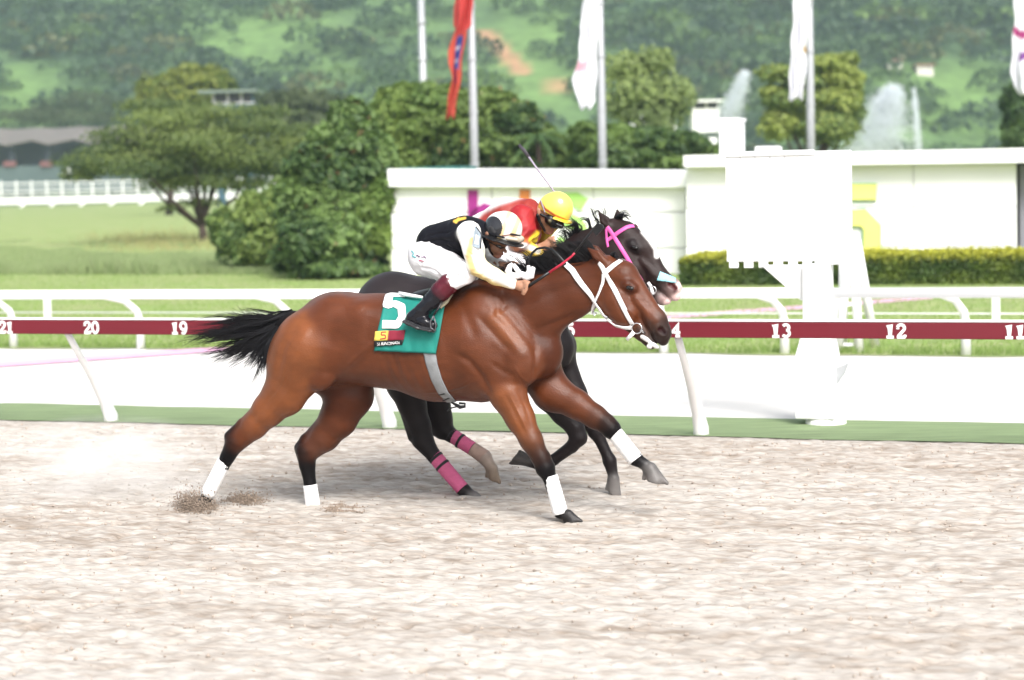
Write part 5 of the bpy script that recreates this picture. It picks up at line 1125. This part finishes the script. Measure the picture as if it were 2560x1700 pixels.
def strands(fr, name, guides, n, m, parent, rad=.0022, spread=6, wsp=.03, seg=9, seed=1, curl=3.0, short=.55):
    """loose hair between guide lines; each guide is [(px, py, w), ...]"""
    g = np.random.default_rng(seed); G = []
    for q in guides:
        q = np.array(q, float); t = np.linspace(0, 1, len(q)); tt = np.linspace(0, 1, seg); 
        G.append(np.stack([np.interp(tt, t, q[:, i]) for i in range(3)], 1))
    G = np.array(G); V = []; F = []
    # smooth the guides
    for _ in range(2): G[:, 1:-1] = (G[:, :-2] + 2*G[:, 1:-1] + G[:, 2:])/4
    K = max(26, n//9); kf = g.random(K)*(len(G)-1); koff = g.normal(0, 1, (K, 3))*np.array([spread, spread, wsp]); kph = g.uniform(0, 6.28, (K, 2)); kfr = g.uniform(3.5, 7.5, (K, 2)); kam = g.normal(0, 1, (K, 2)); kln = short + (1-short)*g.random(K)**.6
    for s in range(n):                      # hair gathers in locks
        q = g.integers(K); f = np.clip(kf[q] + g.normal(0, .05), 0, len(G)-1.001); i = int(f); f -= i; c = G[i]*(1-f) + G[i+1]*f
        ln = kln[q]*g.uniform(.75, 1.0); t = np.linspace(0, ln, seg); c = np.stack([np.interp(t, np.linspace(0, 1, seg), c[:, j]) for j in range(3)], 1)
        tt = np.linspace(0, 1, seg)[:, None]; off = koff[q] + g.normal(0, .28, 3)*np.array([spread, spread, wsp]); c = c + off*(.25 + .75*tt)
        c[:, 0] += curl*kam[q, 0]*np.sin(kfr[q, 0]*tt[:, 0] + kph[q, 0])*tt[:, 0]; c[:, 1] += curl*(1 + abs(kam[q, 1]))*np.sin(kfr[q, 1]*tt[:, 0] + kph[q, 1])*tt[:, 0]
        L = np.array([fr.U(a, b, w_) for a, b, w_ in c]); T = np.gradient(L, axis=0); T /= np.linalg.norm(T, axis=1)[:, None] + 1e-9
        A = np.cross(T, [0, 1., .3]); A /= np.linalg.norm(A, axis=1)[:, None] + 1e-9; Bn = np.cross(T, A); r = rad*g.uniform(.7, 1.4)*(1 - .9*tt**2)
        b0 = len(V)*1; base = sum(len(x) for x in V); ring = np.stack([L + r*A, L - .5*r*A + .87*r*Bn, L - .5*r*A - .87*r*Bn], 1).reshape(-1, 3); V.append(ring)
        for k in range(seg-1):
            for j in range(3): F.append([base + 3*k + j, base + 3*k + (j+1) % 3, base + 3*k + 3 + (j+1) % 3, base + 3*k + 3 + j])
    return npmesh(name, flip(np.concatenate(V)), F, m, parent)
m_hair = mat('m_black_hair', (.007, .0065, .008), .5, .3, 40, spec=.3)
strands(F1, 'tail', [[(728, 776, 0), (680, 792, 0), (635, 782, 0), (608, 758, .02), (592, 735, .04)], [(728, 780, 0), (670, 800, 0), (600, 803, .02), (520, 822, .05), (425, 838, .08)], [(725, 788, 0), (660, 815, .02), (590, 832, .04), (510, 842, .06), (430, 862, .1)], [(722, 794, 0), (660, 830, .03), (600, 852, .05), (540, 868, .07), (470, 884, .09)], [(716, 800, .02), (668, 845, .04), (632, 880, .06), (598, 905, .07), (560, 938, .08)], [(712, 804, .03), (680, 850, .06), (658, 885, .08), (645, 915, .09), (625, 952, .1)], [(708, 810, .04), (686, 850, .07), (668, 885, .09), (660, 915, .1), (655, 950, .11)]], 1500, m_hair, horse1, rad=.0026, spread=8, curl=6, seed=3, short=.5, seg=12)
strands(F1, 'mane', [[(1220, 705, .0), (1208, 692, .02), (1190, 690, .05), (1175, 698, .07)], [(1300, 706, .0), (1280, 680, .03), (1255, 668, .06), (1232, 668, .08)], [(1360, 688, .0), (1338, 656, .03), (1312, 640, .06), (1284, 640, .09)], [(1420, 668, 0), (1398, 636, .03), (1370, 622, .05), (1344, 622, .07)], [(1472, 652, 0), (1450, 624, .02), (1424, 612, .04), (1398, 610, .05)], [(1505, 646, 0), (1490, 622, .02), (1468, 606, .04), (1444, 602, .05)]], 650, m_hair, horse1, rad=.0026, spread=6, curl=5, wsp=.025, seed=5)
strands(F1, 'mane_roots', [[(1215, 716, .01), (1260, 700, .03), (1300, 704, .06)], [(1230, 712, .0), (1320, 696, .03), (1390, 676, .05)], [(1300, 706, .0), (1400, 672, .02), (1500, 652, .03)]], 320, m_hair, horse1, rad=.003, spread=5, curl=3, wsp=.02, seed=6)
strands(F1, 'forelock', [[(1524, 642, 0), (1545, 646, .02), (1556, 660, .04)], [(1518, 642, -.02), (1535, 634, -.03), (1550, 640, -.03)]], 60, m_hair, horse1, rad=.002, spread=4, seed=7)
strands(F2, 'mane', [[(1400, 628, 0), (1396, 606, .02), (1384, 600, .04), (1370, 604, .05)], [(1440, 598, 0), (1436, 566, .02), (1418, 558, .03), (1400, 562, .05)], [(1480, 572, 0), (1476, 546, .01), (1462, 538, .02), (1446, 544, .03)], [(1515, 552, 0), (1508, 534, .01), (1496, 532, .02), (1484, 540, .03)]], 170, m_hair, horse2, rad=.0024, spread=6, curl=6, seed=8)
strands(F2, 'mane_roots', [[(1300, 672, .02), (1340, 650, .03), (1380, 632, .05)], [(1340, 655, .0), (1420, 606, .02), (1500, 560, .03)]], 160, m_hair, horse2, rad=.003, spread=4, curl=3, wsp=.02, seed=16)
strands(F2, 'forelock', [[(1535, 548, 0), (1552, 532, .02), (1572, 548, .03)], [(1540, 548, -.02), (1560, 536, -.01), (1590, 560, 0)]], 110, m_hair, horse2, rad=.002, spread=5, seed=9)
strands(F2, 'tail', [[(905, 790, -.02), (860, 815, -.02), (810, 840, 0), (760, 850, .02)], [(900, 800, 0), (850, 840, 0), (810, 880, .02), (780, 910, .03)]], 260, m_hair, horse2, rad=.003, spread=7, seed=10)
# eyes
m_eye = mat('m_eye', (.006, .004, .003), .18, .05, 4, spec=.5)
for fr, bv, hz_, px, py, lid in ((F1, BV_H1, horse1, 1575, 720, True), (F2, BV_H2, horse2, 1587, 619, False)):
    L, N = hit(fr, bv, px, py); 
    for s in (1, -1):
        Bd = Body(fr, .003); P_ = (L + N*.001)*np.array([1, s, 1]); Bd.raw(P_ - [.012, 0, -.003], P_ + [.012, 0, -.003], .015, .014, k=.004, col=(.012, .007, .005)); V_, Q_ = Bd.mesh(); npmesh('eye', flip(V_), Q_[:, ::-1], m_eye, hz_)
        if lid:
            Bd = Body(fr, .003); P_ = (L - N*.002)*np.array([1, s, 1]); Bd.raw(P_ - [.014, 0, -.010], P_ + [.014, 0, .003], .009, .008, k=.004, col=BAYD); V_, Q_ = Bd.mesh(); npmesh('eyelid', flip(V_), Q_[:, ::-1], m_bay, hz_, np.tile(BAYD, (len(V_), 1)))
# leg wraps
m_wrap = mat('m_white_wrap', (.80, .80, .80), .8, .04, 20, bump=.3, bscale=40, stretch=(1, 1, 3))
m_pwrap = mat('m_pink_wrap', (.52, .10, .22), .75, .10, 20, bump=.3, bscale=40, stretch=(1, 1, 3)); m_bband = mat('m_black_band', (.014, .013, .015), .6, .1, 10); m_dirt = mat('m_dirty_wrap', (.34, .24, .20), .85, .2, 20)
def wrap(fr, parent, pts, w_, rad, name, m, n=16):
    P = []; R = []
    for i in range(n):
        t = i/(n-1); x, y = np.array(pts[0])*(1-t) + np.array(pts[1])*t; P.append((x, y)); R.append((rad[0]*(1-t) + rad[1]*t)*(1 + .035*(i % 2)))
    return tubepx(fr, P, w_, R, name, m, parent, 16)
wrap(F1, horse1, ((562, 1152), (519, 1236)), .15, (18, 18.5), 'leg_bandage', m_wrap)
wrap(F1, horse1, ((775, 1212), (784, 1274)), -.14, (18, 19), 'leg_bandage', m_wrap)
wrap(F1, horse1, ((1376, 1190), (1402, 1284)), .13, (18, 19), 'leg_bandage', m_wrap)
wrap(F1, horse1, ((1532, 1076), (1590, 1150)), -.13, (20, 20.5), 'leg_bandage', m_wrap)
wrap(F2, horse2, ((1084, 1138), (1156, 1222)), .15, (18.5, 17.5), 'leg_bandage', m_pwrap)
wrap(F2, horse2, ((1126, 1086), (1180, 1121)), -.14, (18.5, 17.5), 'leg_bandage', m_pwrap)
wrap(F2, horse2, ((1181, 1121.5), (1212, 1143)), -.14, (17.6, 19), 'leg_bandage', m_dirt)
for (a, w_, d) in (((1088, 1142), .15, (4.5, 5.2)), ((1104, 1161), .15, (4.5, 5.2)), ((1124, 1085), -.14, (5.5, 3.6)), ((1148, 1100.5), -.14, (5.5, 3.6))):
    wrap(F2, horse2, ((a[0], a[1]), (a[0] + d[0], a[1] + d[1])), w_, (19.5, 19.5), 'bandage_tie', m_bband, 3)
# bridle of the bay
m_leather = mat('m_white_strap', (.80, .79, .80), .45, .05, 15); m_steel = mat('m_steel', (.6, .6, .62), .22, .1, 8, metal=.9)
bb = thing('bridle', 'white bridle with a steel bit ring and white reins on the bay horse', 'bridle', F1.o)
ribbon(F1, BV_H1, [(1552, 652), (1546, 656), (1534, 664), (1516, 679), (1509, 684)], 13, .004, 'browband', m_leather, bb, mirror=True)
ribbon(F1, BV_H1, [(1497, 656), (1506, 668), (1514, 684), (1526, 705), (1539, 729), (1552, 755), (1563, 777)], 13, .004, 'cheekpiece', m_leather, bb, mirror=True)
ribbon(F1, BV_H1, [(1561, 774), (1570, 792), (1580, 808)], 11, .006, 'cheek_end', m_leather, bb, mirror=True)
ribbon(F1, BV_H1, [(1509, 684), (1508, 706), (1499, 732), (1488, 756), (1480, 772), (1479, 784)], 9, .004, 'throat_latch', m_leather, bb, mirror=True)
ribbon(F1, BV_H1, [(1580, 818), (1562, 816), (1541, 811), (1520, 796)], 12, .012, 'rein_end', m_leather, bb, mirror=True)
ribbon(F1, BV_H1, [(1520, 796), (1506, 776), (1491, 755), (1474, 733), (1457, 713), (1443, 694), (1432, 678), (1412, 662)], [10, 9, 10, 13, 15, 16, 15], .016, 'rein', m_leather, bb, mirror=True)
m_gr = mat('m_grey_web', (.12, .12, .13), .6, .1, 10)
tubepx(F1, [(1412, 663), (1406, 652), (1396, 640), (1380, 624), (1362, 619), (1342, 622), (1329, 634), (1322, 650), (1321, 664)], [.15, .15, .15, .14, .13, .12, .12, .12, .12], [6, 5, 4, 3.6, 3.4, 3.4, 3.2, 3, 2.6], 'rein_web', m_black, bb, flat=.5)
rg = F1.U(1592, 821, .075); mb = MB(); mb.tube([flip(rg + .034*np.array([math.cos(a), 0.0, math.sin(a)])) for a in np.linspace(0, 2*math.pi, 25)], .0042, 8, caps=False); mb.build('bit_ring', m_steel, bb, smooth=True)
mb = MB(); mb.tube([flip(rg*np.array([1, -1, 1]) + .034*np.array([math.cos(a), 0.0, math.sin(a)])) for a in np.linspace(0, 2*math.pi, 25)], .0042, 8, caps=False); mb.build('bit_ring', m_steel, bb, smooth=True)
tubepx(F1, [(1602, 824), (1612, 834)], [.07, .03], [3.2, 3], 'bit', m_steel, bb)
tubepx(F1, [(1584, 831), (1567, 849)], [.075, .07], [5.5, 4.5], 'lip_strap', m_leather, bb, flat=.6)
tubepx(F1, [(1483, 778), (1486, 790), (1490, 782)], [.09, .1, .09], 2.5, 'buckle', m_steel, bb)
# knotted white rein end above the neck
tubepx(F1, [(1282, 660), (1275, 666), (1270, 678), (1276, 689), (1290, 691), (1304, 687), (1316, 692), (1327, 688), (1330, 676), (1334, 668)], [.12, .13, .14, .15, .15, .14, .13, .12, .12, .12], [5, 7, 9, 10, 9, 9, 11, 11, 8, 5], 'rein_knot', m_leather, bb, 12)
tubepx(F1, [(1284, 662), (1291, 672), (1300, 684), (1310, 689)], [.13, .14, .14, .13], [5, 6, 6, 6], 'rein_knot', m_leather, bb, 10)
tubepx(F1, [(1321, 664), (1322, 676), (1316, 688)], [.12, .125, .13], [4.5, 5, 5], 'rein_knot', m_leather, bb, 10)
m_foam = mat('m_foam', (.75, .72, .70), .3, .2, 60, bump=.8, bscale=90)
Bd = Body(F1, .004)
for q in ((1618, 850), (1612, 846), (1626, 858), (1634, 862), (1622, 866), (1640, 866), (1606, 842)): Bd.limb(q, (q[0]+4, q[1]+2), 6, 4.5, .038, k=.008)
V_, Q_ = Bd.mesh(); npmesh('mouth_foam', flip(V_), Q_[:, ::-1], m_foam, horse1)
# bridle of the dark horse
m_pinkb = mat('m_pink_strap', (.62, .10, .34), .45, .05, 15)
pb = thing('bridle', 'bright pink bridle on the dark horse', 'bridle', F2.o)
ribbon(F2, BV_H2, [(1584, 566), (1576, 566), (1566, 569), (1548, 580), (1530, 593), (1518, 602)], 11, .004, 'browband', m_pinkb, pb, mirror=True)
ribbon(F2, BV_H2, [(1518, 567), (1530, 583), (1542, 603), (1553, 621), (1566, 642), (1582, 670), (1604, 702)], 11, .004, 'cheekpiece', m_pinkb, pb, mirror=True)
ribbon(F2, BV_H2, [(1516, 572), (1517, 598), (1521, 618)], 7, .004, 'throat_latch', m_pinkb, pb, mirror=True)
tubepx(F2, [(1620, 706), (1627, 716), (1630, 728), (1634, 736)], .07, [4, 4.5, 4.5, 4], 'bit_guard', m_leather, pb)
rg = F2.U(1630, 726, .078); mb = MB(); mb.tube([flip(rg + .030*np.array([math.cos(a), 0, math.sin(a)])) for a in np.linspace(0, 2*math.pi, 21)], .004, 8, caps=False); mb.build('bit_ring', m_steel, pb, smooth=True)
m_bluestrip = mat('m_blue_strip', (.28, .60, .68), .6, .08, 12)
ns_ = patch(F2, BV_H2, ((1650, 679), (1688, 696), (1690, 707), (1642, 701)), 12, 8, .004, 'nasal_strip', m_bluestrip, None, mirror=False); ns_.location = F2.o; ns_.rotation_euler = (0, 0, -AL); tag(ns_, 'pale blue strip stuck across the nose of the dark horse', 'nose strip')
tubepx(F2, [(1604, 704), (1560, 700), (1500, 690), (1440, 660), (1385, 622)], [.08, .1, .14, .15, .14], 4, 'rein', m_black, pb, flat=.5)
# saddlecloth
m_teal = mat('m_saddlecloth', (.005, .175, .14), .7, .08, 14, bump=.1, bscale=80, attr=True)
TEAL = (.006, .185, .15)
scl = thing('saddlecloth', 'green saddlecloth with a white number 5 on the bay horse', 'saddlecloth', F1.o)
def tealc(a, b):
    return (.004, .12, .10) if b > .985 or a < .012 or a > .985 else TEAL
patch(F1, BV_H1, ((964, 743), (1118, 750), (1092, 884), (937, 876)), 34, 26, .019, 'cloth', m_teal, scl, tealc, .0045, mirror=True)
k5 = [(1021, 747), (974, 745), (967, 771), (988, 765), (1007, 773), (1010, 795), (998, 815), (958, 813)]
ribbon(F1, BV_H1, k5, 22, .027, 'number', white, scl, .002, step=3)
tagq = ((942, 829), (1017, 828), (1014, 851), (939, 852))
def tagc(a, b): return (.62, .46, .08) if a < .5 else (.20, .012, .03)
patch(F1, BV_H1, tagq, 15, 6, .028, 'label_patch', mat('m_patch', (.5, .4, .1), .7, .05, 20, attr=True), scl, tagc)
patch(F1, BV_H1, ((939, 853), (1014, 852), (1012, 862), (938, 865)), 15, 4, .028, 'label_band', m_black, scl)
ribbon(F1, BV_H1, [(971, 832), (958, 832), (957, 839), (967, 839), (968, 847), (956, 848)], 3.0, .032, 'label_figure', mat('m_red_print', (.30, .02, .03), .7, .05, 5), scl, .001, step=2)
def text_on(fr, bv, txt, quad, lift, name, m, parent):
    cu = bpy.data.curves.new('t', 'FONT'); cu.body = txt; o = bpy.data.objects.new('t', cu); sc.collection.objects.link(o)
    bpy.context.view_layer.update(); me = o.evaluated_get(bpy.context.evaluated_depsgraph_get()).to_mesh()
    P = np.array([v.co[:] for v in me.vertices]); fs = [tuple(p.vertices) for p in me.polygons]; bpy.data.objects.remove(o)
    lo, hi = P.min(0), P.max(0); tl, tr_, br_, bl_ = [np.array(q, float) for q in quad]; V = []; last = None
    for p in P:
        a, b = (p[0]-lo[0])/(hi[0]-lo[0]), 1 - (p[1]-lo[1])/(hi[1]-lo[1]); q = (tl*(1-a) + tr_*a)*(1-b) + (bl_*(1-a) + br_*a)*b
        L, N = hit(fr, bv, *q); L, N = (L, N) if L is not None else last; last = (L, N); V.append(L + N*lift)
    mb = MB(); mb.add(flip(np.array(V)), fs); return mb.build(name, m, parent)
text_on(F1, BV_H1, 'LA RINCONADA', ((948, 855.5), (1008, 854), (1007, 860.5), (947, 863)), .033, 'label_text', white, scl)
# small prints on the breeches
for q in ([(1041, 640), (1046, 638), (1047, 643), (1051, 641)], [(1054, 642), (1058, 644), (1061, 641), (1066, 646)]): ribbon(F1, BV_B1, q, 2.4, .005, 'print', mat('m_print_dark', (.10, .02, .10), .7, .05, 5), j1, .001, step=2)
ribbon(F1, BV_B1, [(1030, 628), (1036, 634), (1031, 640), (1040, 644)], 3, .005, 'print', mat('m_print_teal', (.05, .35, .38), .7, .05, 5), j1, .001, step=2)
ribbon(F1, BV_B1, [(1048, 651), (1060, 653)], 2.5, .005, 'print', mat('m_print_red', (.40, .05, .12), .7, .05, 5), j1, .001, step=2)
# saddle, girth and stirrups
sd = thing('racing_saddle', 'light racing saddle with grey girth and steel stirrup under the jockey in black', 'saddle', F1.o)
Bd = Body(F1, .006); Bd.limb((1050, 738), (1130, 722), 12, 14, 0, lat=4.2, k=.02, col=BK); Bd.limb((1128, 720), (1142, 712), 12, 8, 0, lat=2.0, k=.02, col=BK); V_, Q_ = Bd.mesh(); npmesh('seat', flip(V_), Q_[:, ::-1], m_black, sd)
ribbon(F1, BV_H1, [(1140, 726), (1134, 742), (1122, 760), (1104, 776)], [7, 10, 11, 6], .028, 'pad', mat('m_cream_pad', (.62, .56, .40), .7, .08, 10), sd, .010, mirror=True)
tubepx(F1, [(998, 731), (1012, 736), (1034, 740), (1056, 743)], [.10, .14, .17, .19], [3, 5, 4.5, 3], 'pad_back', white, sd)
ribbon(F1, BV_H1, [(1073, 874), (1080, 910), (1092, 948), (1108, 980), (1128, 1002)], [33, 32, 31, 29, 27], .006, 'girth', mat('m_girth', (.22, .23, .24), .7, .1, 30, bump=.2, bscale=90), sd, .005, mirror=True)
ribbon(F1, BV_H1, [(1098, 984), (1113, 980)], 5, .013, 'girth_mark', m_black, sd, .002); ribbon(F1, BV_H1, [(1108, 998), (1124, 991)], 5, .013, 'girth_mark', m_black, sd, .002)
tubepx(F1, [(1128, 1006), (1140, 1012), (1150, 1018), (1162, 1016), (1163, 1009), (1148, 1008)], .1, [2, 4, 5, 4, 3, 3], 'buckle', m_black, sd); tubepx(F1, [(1118, 1028), (1128, 1020), (1146, 1016)], .1, [1.5, 2, 2], 'strap_end', m_black, sd)
tubepx(F1, [(1108, 745), (1096, 770), (1084, 788)], [.315, .35, .37], 3, 'stirrup_leather', m_black, sd, flat=.5)
tubepx(F1, [(1084, 790), (1076, 804), (1077, 820), (1088, 827), (1090, 812), (1084, 790)], .385, 2.0, 'stirrup', mat('m_stirrup', (.10, .10, .11), .35, .1, 8, metal=.5), sd)
tubepx(F1, [(1060, 821), (1086, 829)], .35, [4, 4], 'stirrup_tread', MATS['m_stirrup'], sd)
# armband plate of the near rider
mb = MB(); q = [F1.U(x, y, .300) for x, y in ((1188, 566), (1203, 584), (1200, 622), (1181, 616))]; q2 = [p + [0, .010, 0] for p in q]
mb.add([flip(p) for p in q + q2], [(0, 1, 2, 3), (7, 6, 5, 4), (0, 4, 5, 1), (1, 5, 6, 2), (2, 6, 7, 3), (3, 7, 4, 0)]); ab = mb.build('armband', mat('m_armband', (.30, .36, .42), .3, .4, 40, coat=.4), j1, bevel=.002)
mb = MB(); q = [F1.U(x, y, .312) for x, y in ((1190, 585), (1198, 592), (1196, 612), (1186, 609))]; mb.add([flip(p) for p in q], [(0, 1, 2, 3)]); mb.build('armband_window', white, ab)
tubepx(F1, [(1190, 566), (1204, 586), (1201, 622)], .309, 1.6, 'armband_edge', mat('m_armband_edge', (.04, .04, .045), .5, .1, 8), ab)
# whips
m_redgrip = mat('m_red_whip', (.45, .02, .05), .35, .1, 12)
wh = thing('whip', 'black and red racing whip in the hand of the jockey in black', 'whip', F1.o)
tubepx(F1, [(1312, 722), (1340, 703), (1373, 681)], [.245, .25, .255], [4.2, 4.0, 3.6], 'grip', m_black, wh)
tubepx(F1, [(1373, 681), (1405, 660), (1430, 640), (1437, 632)], [.255, .26, .265, .265], [3.4, 3.0, 2.6, 2.5], 'shaft', m_redgrip, wh)
tubepx(F1, [(1437, 632), (1465, 596), (1494, 560)], [.265, .275, .285], [2.5, 2.6, 2.8], 'tip', m_black, wh)
mb = MB(); a = [F1.U(x, y, w_) for x, y, w_ in ((1482, 575, .282), (1495, 557, .285), (1508, 562, .28), (1511, 570, .28), (1492, 590, .282))]; b = [p + [0, .012, 0] for p in a]
mb.add([flip(p) for p in a + b], [(0, 1, 2, 3, 4), (9, 8, 7, 6, 5)] + [(i, i+5, (i+1) % 5 + 5, (i+1) % 5) for i in range(5)]); mb.build('flap', m_black, wh)
w2 = thing('whip', 'dark whip raised behind the yellow helmet', 'whip', F2.o)
tubepx(F2, [(1412, 520), (1396, 494), (1378, 469), (1345, 425), (1322, 392)], -.15, [3, 2.6, 2.2, 2.4, 2.8], 'shaft', mat('m_whip_violet', (.30, .26, .33), .4, .1, 12), w2)
tubepx(F2, [(1324, 395), (1310, 376), (1297, 362)], -.15, [4.5, 5, 4], 'flap', mat('m_flap_grey', (.05, .045, .055), .5, .1, 12), w2, flat=.35)
# sand thrown up by the hooves
n = 2600
def spurt(name, label, cx, cy, sx, sy, n, w_, slope=0):
    x = rng.normal(0, 1, n)*sx; y = -abs(rng.normal(0, 1, n))*sy + 6; x = x - slope*y
    P_ = np.array([F1.o + HD*L[0] + NC*L[1] + [0, 0, L[2]] for L in (F1.U(cx + a, cy + b, w_ + c) for a, b, c in zip(x, y, rng.normal(0, .10, n)))]); P_[:, 2] = np.maximum(P_[:, 2], 0)
    o = crumbs(name, P_, .0020 + .006*rng.random(n)**3, m_sand if 'm_track_sand' in MATS else m_dirt, np.array([.24, .19, .15])*rng.uniform(.8, 1.3, (n, 1)))
    tag(o, label, 'sand', 'sand spurts at the hooves', 'stuff')
spurt('sand_spurt', 'dark sand spurt at the driving near hind hoof', 492, 1280, 24, 24, 9000, .15, -.25)
spurt('sand_spurt', 'small sand spurt behind the far hind leg', 612, 1258, 24, 14, 4200, -.2)
spurt('sand_spurt', 'flat sand spurt ahead of the far hind hoof', 862, 1294, 30, 13, 4200, -.1)

# pale dust hanging low behind the hind hooves
def dust(label, cx, cy, rx, rz, ry, dens, seed):
    g = np.random.default_rng(seed); c = gnd(cx, cy); k = c[1]/FPX; bm = bmesh.new(); bmesh.ops.create_icosphere(bm, subdivisions=3, radius=1.0)
    me = bpy.data.meshes.new('dust_cloud'); bm.to_mesh(me); bm.free(); o = bpy.data.objects.new('dust_cloud', me); link(o)
    o.location = (c[0], c[1], rz*k*.75); o.scale = (rx*k, ry, rz*k); o.rotation_euler = (0, 0, -AL); tag(o, label, 'dust', 'dust behind the horses', 'stuff')
    m = bpy.data.materials.new('m_dust'); m.use_nodes = True; n = m.node_tree.nodes; Lk = m.node_tree.links; n.remove(n['Principled BSDF'])
    v = n.new('ShaderNodeVolumePrincipled'); v.inputs['Color'].default_value = (.97, .95, .93, 1); tc = n.new('ShaderNodeTexCoord')
    vl = n.new('ShaderNodeVectorMath'); vl.operation = 'LENGTH'; Lk.new(tc.outputs['Object'], vl.inputs[0]); mr = n.new('ShaderNodeMapRange'); mr.inputs[1].default_value = 1; mr.inputs[2].default_value = .2; mr.inputs[3].default_value = 0; mr.inputs[4].default_value = 1; Lk.new(vl.outputs['Value'], mr.inputs[0])
    nz = n.new('ShaderNodeTexNoise'); nz.inputs['Scale'].default_value = 2.4; nz.inputs['Detail'].default_value = 4; Lk.new(tc.outputs['Object'], nz.inputs['Vector']); m2 = n.new('ShaderNodeMapRange'); m2.inputs[1].default_value = .42; m2.inputs[2].default_value = .65; m2.inputs[3].default_value = 0; m2.inputs[4].default_value = dens; Lk.new(nz.outputs[0], m2.inputs[0])
    mu = n.new('ShaderNodeMath'); mu.operation = 'MULTIPLY'; Lk.new(mr.outputs[0], mu.inputs[0]); Lk.new(m2.outputs[0], mu.inputs[1]); Lk.new(mu.outputs[0], v.inputs['Density']); Lk.new(v.outputs[0], n['Material Output'].inputs['Volume']); me.materials.append(m)
dust('pale dust cloud low over the track at the left', 260, 1240, 330, 120, .9, 2.4, 1)
dust('pale dust puff just behind the near hind hoof', 480, 1262, 130, 60, .5, 2.0, 2)
